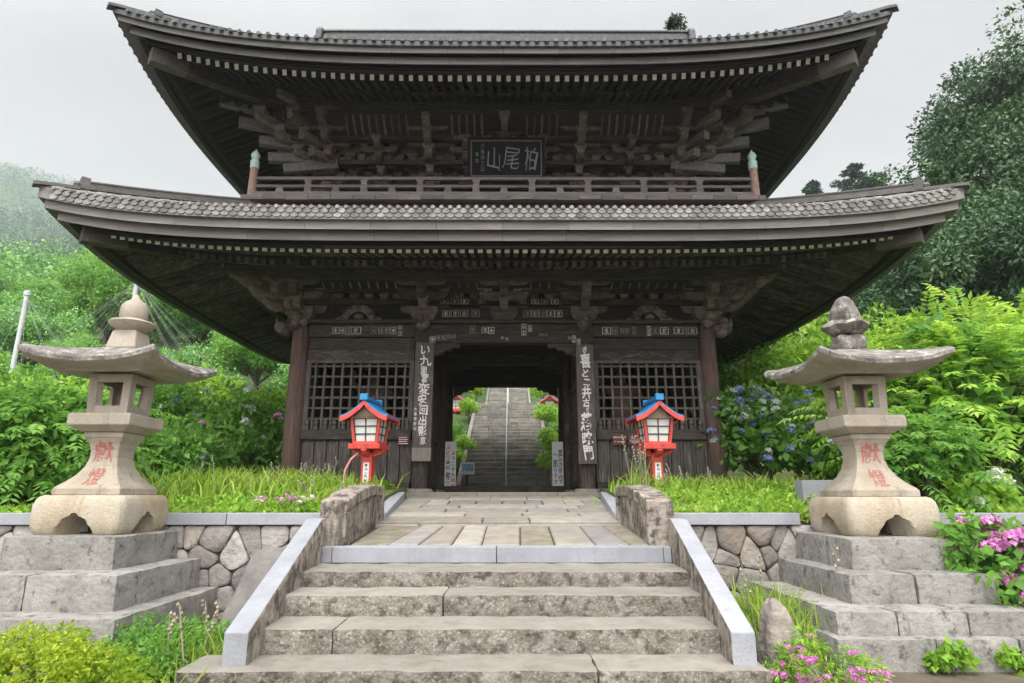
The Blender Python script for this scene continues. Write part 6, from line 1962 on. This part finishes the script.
# dianthus and hydrangea in the near right corner
d1 = bush('pink dianthus clump at the foot of the four-course pedestal', 'flowers', (1.98, 4.08, 0.40), (0.33, 0.22, 0.2), 40, 0.06, 70, 0.045, 0.012, 'lf_fresh', 84, 'dianthus', zb=0.28, flowers=(52, 0.024, ['pt_pink'], np.array([0, -0.75, 0.6])))
bush('pink mophead hydrangea beside the four-course pedestal', 'hydrangea', (4.03, 5.3, 0.78), (0.36, 0.34, 0.42), 60, 0.11, 40, 0.1, 0.062, 'lf_mid', 86, 'hydrangea', zb=0.28, flowers=(18, 0.08, ['pt_pink'], np.array([-0.4, -0.7, 0.6])))
bush('pink and white flowers trailing over the granite coping beside the arched parapet', 'flowers', (-2.15, 6.52, 1.34), (0.34, 0.12, 0.08), 22, 0.05, 40, 0.04, 0.014, 'lf_fresh', 88, 'alpine_flowers', zb=1.27, flowers=(40, 0.02, ['pt_pink', 'pt_white'], np.array([0, -0.7, 0.7])))
bush('white hydrangea at the end of the granite coping beyond the rough-topped lantern', 'hydrangea', (5.25, 6.95, 1.33), (0.5, 0.3, 0.22), 34, 0.11, 34, 0.11, 0.075, 'lf_fresh', 90, 'hydrangea', flowers=(6, 0.07, ['pt_white'], np.array([-0.2, -0.8, 0.5])))

# hydrangeas and shrubs on the banks
bush('blue hydrangea crowded with flower heads behind the outer pillar', 'hydrangea', (5.0, 12.0, 2.35), (1.25, 0.9, 1.0), 85, 0.28, 46, 0.16, 0.10, 'lf_mid', 92, 'hydrangea', flowers=(95, 0.072, ['pt_blue', 'pt_pale', 'pt_blue'], np.array([-0.1, -0.85, 0.45])))
bush('blue hydrangea with scattered flower heads behind the rough-topped lantern', 'hydrangea', (6.6, 10.9, 2.15), (1.1, 0.9, 0.85), 70, 0.27, 46, 0.16, 0.10, 'lf_mid', 93, 'hydrangea', flowers=(60, 0.072, ['pt_blue', 'pt_blue', 'pt_pale'], np.array([-0.15, -0.85, 0.45])))
fern_shrub('large light green shrub of drooping paired leaves behind the coping', (6.35, 8.4, 2.45), (1.6, 1.1, 1.35), 620, 0.62, 'lf_fresh', 95, 8, 0.15, 0.05, 0.42, core_n=90)
fern_shrub('low drooping shrub hanging onto the coping behind the rough-topped lantern', (4.85, 7.2, 1.75), (0.62, 0.5, 0.6), 120, 0.42, 'lf_mid', 96, 7, 0.11, 0.04, 0.5, core_n=22)
fern_shrub('tall airy light green shrub rising above the drooping shrubs', (8.6, 10.2, 3.0), (1.9, 1.3, 1.35), 420, 0.7, 'lf_fresh', 97, 8, 0.17, 0.06, 0.35, core_n=70)
for i, (x, y, z, rx, rz, m, lab) in enumerate(((7.6, 15.5, 3.9, 1.7, 1.6, 'lf_fresh', 'bright green shrub tree beyond the blue hydrangeas'), (5.9, 17.5, 3.4, 1.5, 1.7, 'lf_mid', 'mid green shrub tree under the eave beyond the outer pillar'), (9.9, 16.5, 4.4, 1.8, 1.7, 'lf_fresh', 'bright green shrub tree before the dark tree'))):
    bush(lab, 'shrub', (x, y, z), (rx, 1.3, rz), 90, 0.42, 70, 0.2, 0.085, m, 100 + i, 'shrub')

fern_shrub('large fern-leaved green shrub overhanging the coping behind the domed lantern', (-5.85, 7.75, 1.95), (1.25, 0.85, 0.9), 430, 0.46, 'lf_mid', 110, 8, 0.105, 0.036, 0.45, core='lf_mid', core_n=60)
fern_shrub('bright green shrub above the fern-leaved shrub at the picture edge', (-8.3, 9.6, 2.05), (1.5, 1.0, 0.9), 330, 0.55, 'lf_fresh', 111, 8, 0.13, 0.045, 0.4, core_n=60)
for i, (x, y, z, rx, rz, m, fl, lab) in enumerate((
        (-9.6, 12.6, 2.6, 1.6, 1.0, 'lf_fresh', None, 'bright green shrub in the hedge behind the fire box of the domed lantern'),
        (-7.3, 13.2, 2.75, 1.4, 1.15, 'lf_mid', (14, 0.09, ['pt_pale', 'pt_blue'], np.array([0.1, -0.85, 0.4])), 'hydrangea with a few pale blue heads in the middle of the hedge'),
        (-5.4, 13.0, 2.35, 1.15, 0.95, 'lf_mid', (12, 0.085, ['pt_pale', 'pt_pink'], np.array([0.1, -0.85, 0.4])), 'hydrangea with a few pink heads at the end of the hedge near the reddish pillar'),
        (-5.9, 10.9, 1.95, 0.9, 0.55, 'lf_mid', (6, 0.08, ['pt_blue'], np.array([0.1, -0.85, 0.4])), 'low dark hydrangea with blue heads behind the tall bright grass'),
        (-11.6, 15.5, 3.1, 2.0, 1.15, 'lf_fresh', None, 'yellowish green shrub at the far end of the hedge'),
        (-8.4, 16.6, 3.5, 1.7, 1.2, 'lf_fresh', None, 'bright green shrub rising behind the pale blue hydrangea'),
        (-6.2, 17.3, 3.2, 1.4, 1.15, 'lf_fresh', None, 'bright green shrub rising behind the pink hydrangea'))):
    bush(lab, 'hydrangea' if fl else 'shrub', (x, y, z), (rx, 1.0, rz), 85, 0.3, 60, 0.15, 0.075, m, 120 + i, 'hydrangea' if fl else 'shrub', flowers=fl)
# greenery beside the long stair
for i, (x, y, z, rx, rz, m, lab) in enumerate(((-1.85, 20.6, 2.45, 0.45, 0.5, 'lf_fresh', 'bright green bush beside the picture sign at the foot of the long stair'), (1.6, 19.8, 2.6, 0.6, 0.8, 'lf_fresh', 'bright green bush beside the foot of the long stair behind the white board'), (2.05, 27.0, 4.7, 0.5, 0.4, 'lf_fresh', 'bright green bush high beside the long stair under the distant red lantern'),
                                               (-2.1, 31.5, 6.9, 0.6, 0.6, 'lf_yellow', 'yellowish bush high beside the long stair by the distant red lantern'), (1.95, 33.0, 6.9, 0.6, 0.7, 'lf_fresh', 'green bush beside the landing of the long stair'), (-1.75, 34.0, 7.2, 0.3, 0.7, 'lf_mid', 'dark bush beside the landing of the long stair'), (2.1, 23.2, 3.5, 0.5, 0.4, 'lf_mid', 'mid green bush halfway up the long stair'), (-2.1, 23.6, 3.6, 0.45, 0.45, 'lf_mid', 'mid green bush halfway up the long stair across from its twin'))):
    bush(lab, 'bush', (x, y, z), (rx, 0.6, rz), 34, 0.2, 60, 0.12, 0.06, m, 140 + i, 'bush')
for i, (x, y, z, rx, rz, lab) in enumerate(((-1.5, 21.6, 3.0, 0.3, 0.35, 'small bush spilling over the kerb of the long stair above the picture sign'), (1.5, 21.8, 3.15, 0.32, 0.5, 'small bush spilling over the kerb of the long stair above the white board'), (1.55, 25.0, 4.6, 0.32, 0.35, 'small bush spilling over the kerb high on the long stair'), (-1.6, 26.0, 5.0, 0.32, 0.4, 'small bush spilling over the kerb high on the long stair across from its twin'))):
    bush(lab, 'bush', (x, y, z), (rx, 0.5, rz), 22, 0.16, 55, 0.1, 0.05, 'lf_fresh', 160 + i, 'bush')


# ------------------------------------------------------------------ trees
def tree(label, x, y, h, crown_c, crown_r, n, cr, per, L, W, mat, seed, group=None, trunk_r=0.25, low=-0.7, name='broadleaf_tree', inner=0.45):
    zb = ground_z(x, y)
    t = thing(name, label, 'tree', (x, y, zb), group)
    bl_ = clumps(crown_c, crown_r, n, cr, seed, low, inner)
    v, f, a = blob_leaves(bl_, per, L, W, seed + 1, shell=0.35, droop=0.35, cvar=0.35)
    npmesh('crown', v, f, a, mat, t)
    mb = MB()
    top = Vector((crown_c[0], crown_c[1], crown_c[2] + crown_r[2] * 0.4))
    b = Vector((x, y, zb - 0.5))
    pts = [b, b.lerp(top, 0.35) + Vector((0.1, 0, 0)), b.lerp(top, 0.7) + Vector((-0.1, 0.1, 0)), top]
    mb.tube(pts, [trunk_r * 1.2, trunk_r * 0.9, trunk_r * 0.55, trunk_r * 0.15], 10)
    for q in bl_[::max(1, n // 16)]:
        s = b.lerp(top, rnd.uniform(0.35, 0.8)); e = Vector(q[:3])
        m = s.lerp(e, 0.5) + Vector((0, 0, 0.08 * (e - s).length))
        mb.tube([s, m, e], [trunk_r * 0.35, trunk_r * 0.2, trunk_r * 0.06], 6)
    mb.build('trunk', 'bark', t, smooth=60)
    return t


tree('tall dark glossy-leaved tree at the edge of the sky beyond the light green shrubs', 18.6, 21.0, 17, (19.2, 21.0, 11.0), (3.9, 3.4, 8.0), 300, 0.85, 290, 0.19, 0.09, 'lf_dark', 201, trunk_r=0.35)
tree('dark lower tree beneath the tall glossy tree', 13.0, 18.8, 9, (13.3, 18.8, 6.2), (2.2, 2.2, 3.2), 150, 0.7, 220, 0.16, 0.075, 'lf_dark', 203, trunk_r=0.25)
tree('dark broad tree rising behind the large light green shrub', 14.2, 16.6, 8, (14.4, 16.6, 6.6), (3.2, 2.4, 3.4), 170, 0.75, 240, 0.16, 0.075, 'lf_dark', 207, trunk_r=0.25)
tree('dark tree beyond the tall glossy tree, partly hidden', 25.5, 26.0, 16, (25.5, 26.0, 12.5), (4.5, 3.5, 7.5), 170, 1.1, 150, 0.3, 0.14, 'lf_dark', 205, trunk_r=0.35)


def conifer(label, x, y, h, r, seed):
    zb = ground_z(x, y)
    t = thing('conifer_tree', label, 'conifer', (x, y, zb), 'conifers beyond the roof')
    rng = np.random.default_rng(seed)
    out = []
    for i in range(46):
        q = i / 45; z = zb + h * (0.35 + 0.65 * q); rr = r * (1 - q) ** 0.62 * rng.uniform(0.6, 1.15) + 0.1
        a = i * 2.4
        for s in np.linspace(0.25, 1, 6):
            out.append((x + math.cos(a) * rr * s, y + math.sin(a) * rr * s, z - 0.18 * rr * s, 0.3, 0.3, 0.13))
    v, f, a = blob_leaves(out, 40, 0.36, 0.16, seed, droop=0.1, up=0.2)
    npmesh('crown', v, f, a, 'lf_conifer', t)
    mb = MB(); mb.tube([(x, y, zb - 0.5), (x, y, zb + h)], [0.3, 0.03], 8); mb.build('trunk', 'bark', t, smooth=60)
    return t


pc = at(853, 166, 58); zc_ = ground_z(pc.x, 58)
conifer('dark conifer standing above the lower roof near its upswept corner', pc.x, 58, pc.z - zc_, 6.5, 301)
pc = at(874, 178, 60); tree('rounded dark tree beside the conifer above the lower roof', pc.x, 60, 9, (pc.x, 60, pc.z - 2.0), (2.0, 1.6, 2.4), 60, 0.6, 90, 0.35, 0.14, 'lf_conifer', 303)
pc = at(812, 184, 56); conifer('small conifer tip showing between the roofs', pc.x, 56, pc.z - ground_z(pc.x, 56), 3.0, 305)
pr = at(672, 24, 14.0)
bush('small dark seedling growing on the end of the main ridge', 'plant', (4.55, 14.0, 13.62), (0.17, 0.12, 0.22), 12, 0.1, 40, 0.12, 0.04, 'lf_conifer', 310, 'seedling', zb=13.3, low=-1)

# individual trees of the nearer slope, three kinds copied about
protos = []
for i, (m, cr_) in enumerate((('lf_hill', (4.2, 3.6, 2.6)), ('lf_hill', (3.2, 3.0, 3.2)), ('lf_mid', (3.4, 3.2, 2.4)))):
    t = thing('hillside_tree', '', 'tree', (0, 0, 0), 'trees on the nearer slope')
    bl_ = clumps((0, 0, 5.0), cr_, 60, 0.95, 400 + i, -0.35, 0.5)
    v, f, a = blob_leaves(bl_, 230, 0.25, 0.13, 410 + i, shell=0.5, cvar=0.4, up=0.6)
    npmesh('crown', v, f, a, m, t)
    mb = MB(); mb.tube([(0, 0, -1), (0.15, 0, 2), (0, 0.1, 5)], [0.3, 0.22, 0.08], 8)
    for q in bl_[::8]: mb.tube([(0.1, 0, 2.2 + rnd.random() * 1.5), Vector(q[:3])], [0.1, 0.03], 6)
    mb.build('trunk', 'bark', t, smooth=60)
    protos.append(t)
rng = random.Random(77)
used = [False] * 3
spots = []
for y in (24, 29, 34, 39, 45, 51, 58):
    for side in (-1, 1):
        if side > 0 and y < 33: continue
        xx = 5.5 + y * 0.03 + (y > 30) * 2
        while xx < y * 0.9 + 3:
            spots.append((side * (xx + rng.uniform(-1, 1)), y + rng.uniform(-1.5, 1.5))); xx += rng.uniform(4.5, 6.8)
for i, (x, y) in enumerate(spots):
    k = i % 3
    o = protos[k] if not used[k] else copy_tree(protos[k])
    used[k] = True
    s = rng.uniform(0.62, 1.0) * (0.75 if y < 32 else 1)
    o.location = (x, y, ground_z(x, y) - 0.9); o.rotation_euler.z = rng.uniform(0, 6.3); o.scale = (s, s, s * rng.uniform(0.85, 1.1))
    o['label'] = 'leafy green tree among the trees of the nearer slope behind the gate'

# the far wooded mountainside: one mass
rng = np.random.default_rng(5)
B = []
y = 62.0
while y < 700:
    stp = 4.6 if y < 150 else 6.0 + (y - 150) * 0.012
    x = -1.25 * y - 30
    while x < 1.2 * y + 30:
        if abs(x) < 0.16 * y and y < 500:
            x += stp * 1.6
        xx, yy = x + rng.uniform(-0.4, 0.4) * stp, y + rng.uniform(-0.4, 0.4) * stp
        s = rng.uniform(0.48, 0.85) * stp
        B.append((xx, yy, hill(xx, yy) + s * 0.8, s, s, s * rng.uniform(0.8, 1.25)))
        x += stp
    y += stp
pick = [rng.random() < (b[1] - 80) / 160 for b in B]
near = [b for b, q in zip(B, pick) if b[1] < 150 and not q]; near2 = [b for b, q in zip(B, pick) if b[1] < 150 and q]; mid1 = [b for b, q in zip(B, pick) if 150 <= b[1] < 300 and not q]; mid_ = [b for b, q in zip(B, pick) if 150 <= b[1] < 300 and q]; farb = [b for b in B if b[1] >= 300]
v1 = blob_leaves(near, 150, 0.65, 0.42, 501, shell=0.75, up=0.75, droop=0.1, jit=0.3, cvar=0.5)
v2 = blob_leaves(mid_, 110, 0.95, 0.7, 502, shell=0.8, up=0.75, droop=0.1, jit=0.3, cvar=0.5)
v3 = blob_leaves(farb, 55, 1.9, 1.5, 503, shell=0.8, up=0.75, droop=0.1, jit=0.3, cvar=0.5)
v4 = blob_leaves(near2, 150, 0.65, 0.42, 504, shell=0.75, up=0.75, droop=0.1, jit=0.3, cvar=0.5)
v5 = blob_leaves(mid1 or mid_[:2], 110, 0.95, 0.7, 505, shell=0.8, up=0.75, droop=0.1, jit=0.3, cvar=0.5)
v, f, a = cat_mesh([v2, v3, v4])
tag(npmesh('far_forest', v, f, a, 'lf_far'), kind='stuff')
v, f, a = cat_mesh([v1, v5])
print('forest crowns', len(near), len(mid_), len(farb), 'faces', len(f))
tag(npmesh('forest', v, f, a, 'lf_hill'), kind='stuff')

# ------------------------------------------------------------------ air
hz = MB(); hz.box(-1280, 1280, -60, 1150, -1.0, 390)
hm = bpy.data.materials.new('haze_air'); hm.use_nodes = True
hn, hl = hm.node_tree.nodes, hm.node_tree.links
hn.remove(hn['Principled BSDF'])
pv_ = hn.new('ShaderNodeVolumePrincipled'); pv_.inputs['Color'].default_value = (0.89, 0.955, 1.0, 1); pv_.inputs['Density'].default_value = 0.00052
pv_.inputs['Anisotropy'].default_value = 0.2
hl.new(pv_.outputs[0], hn['Material Output'].inputs['Volume'])
M['haze_air'] = hm
tag(hz.build('haze', 'haze_air'), kind='stuff')
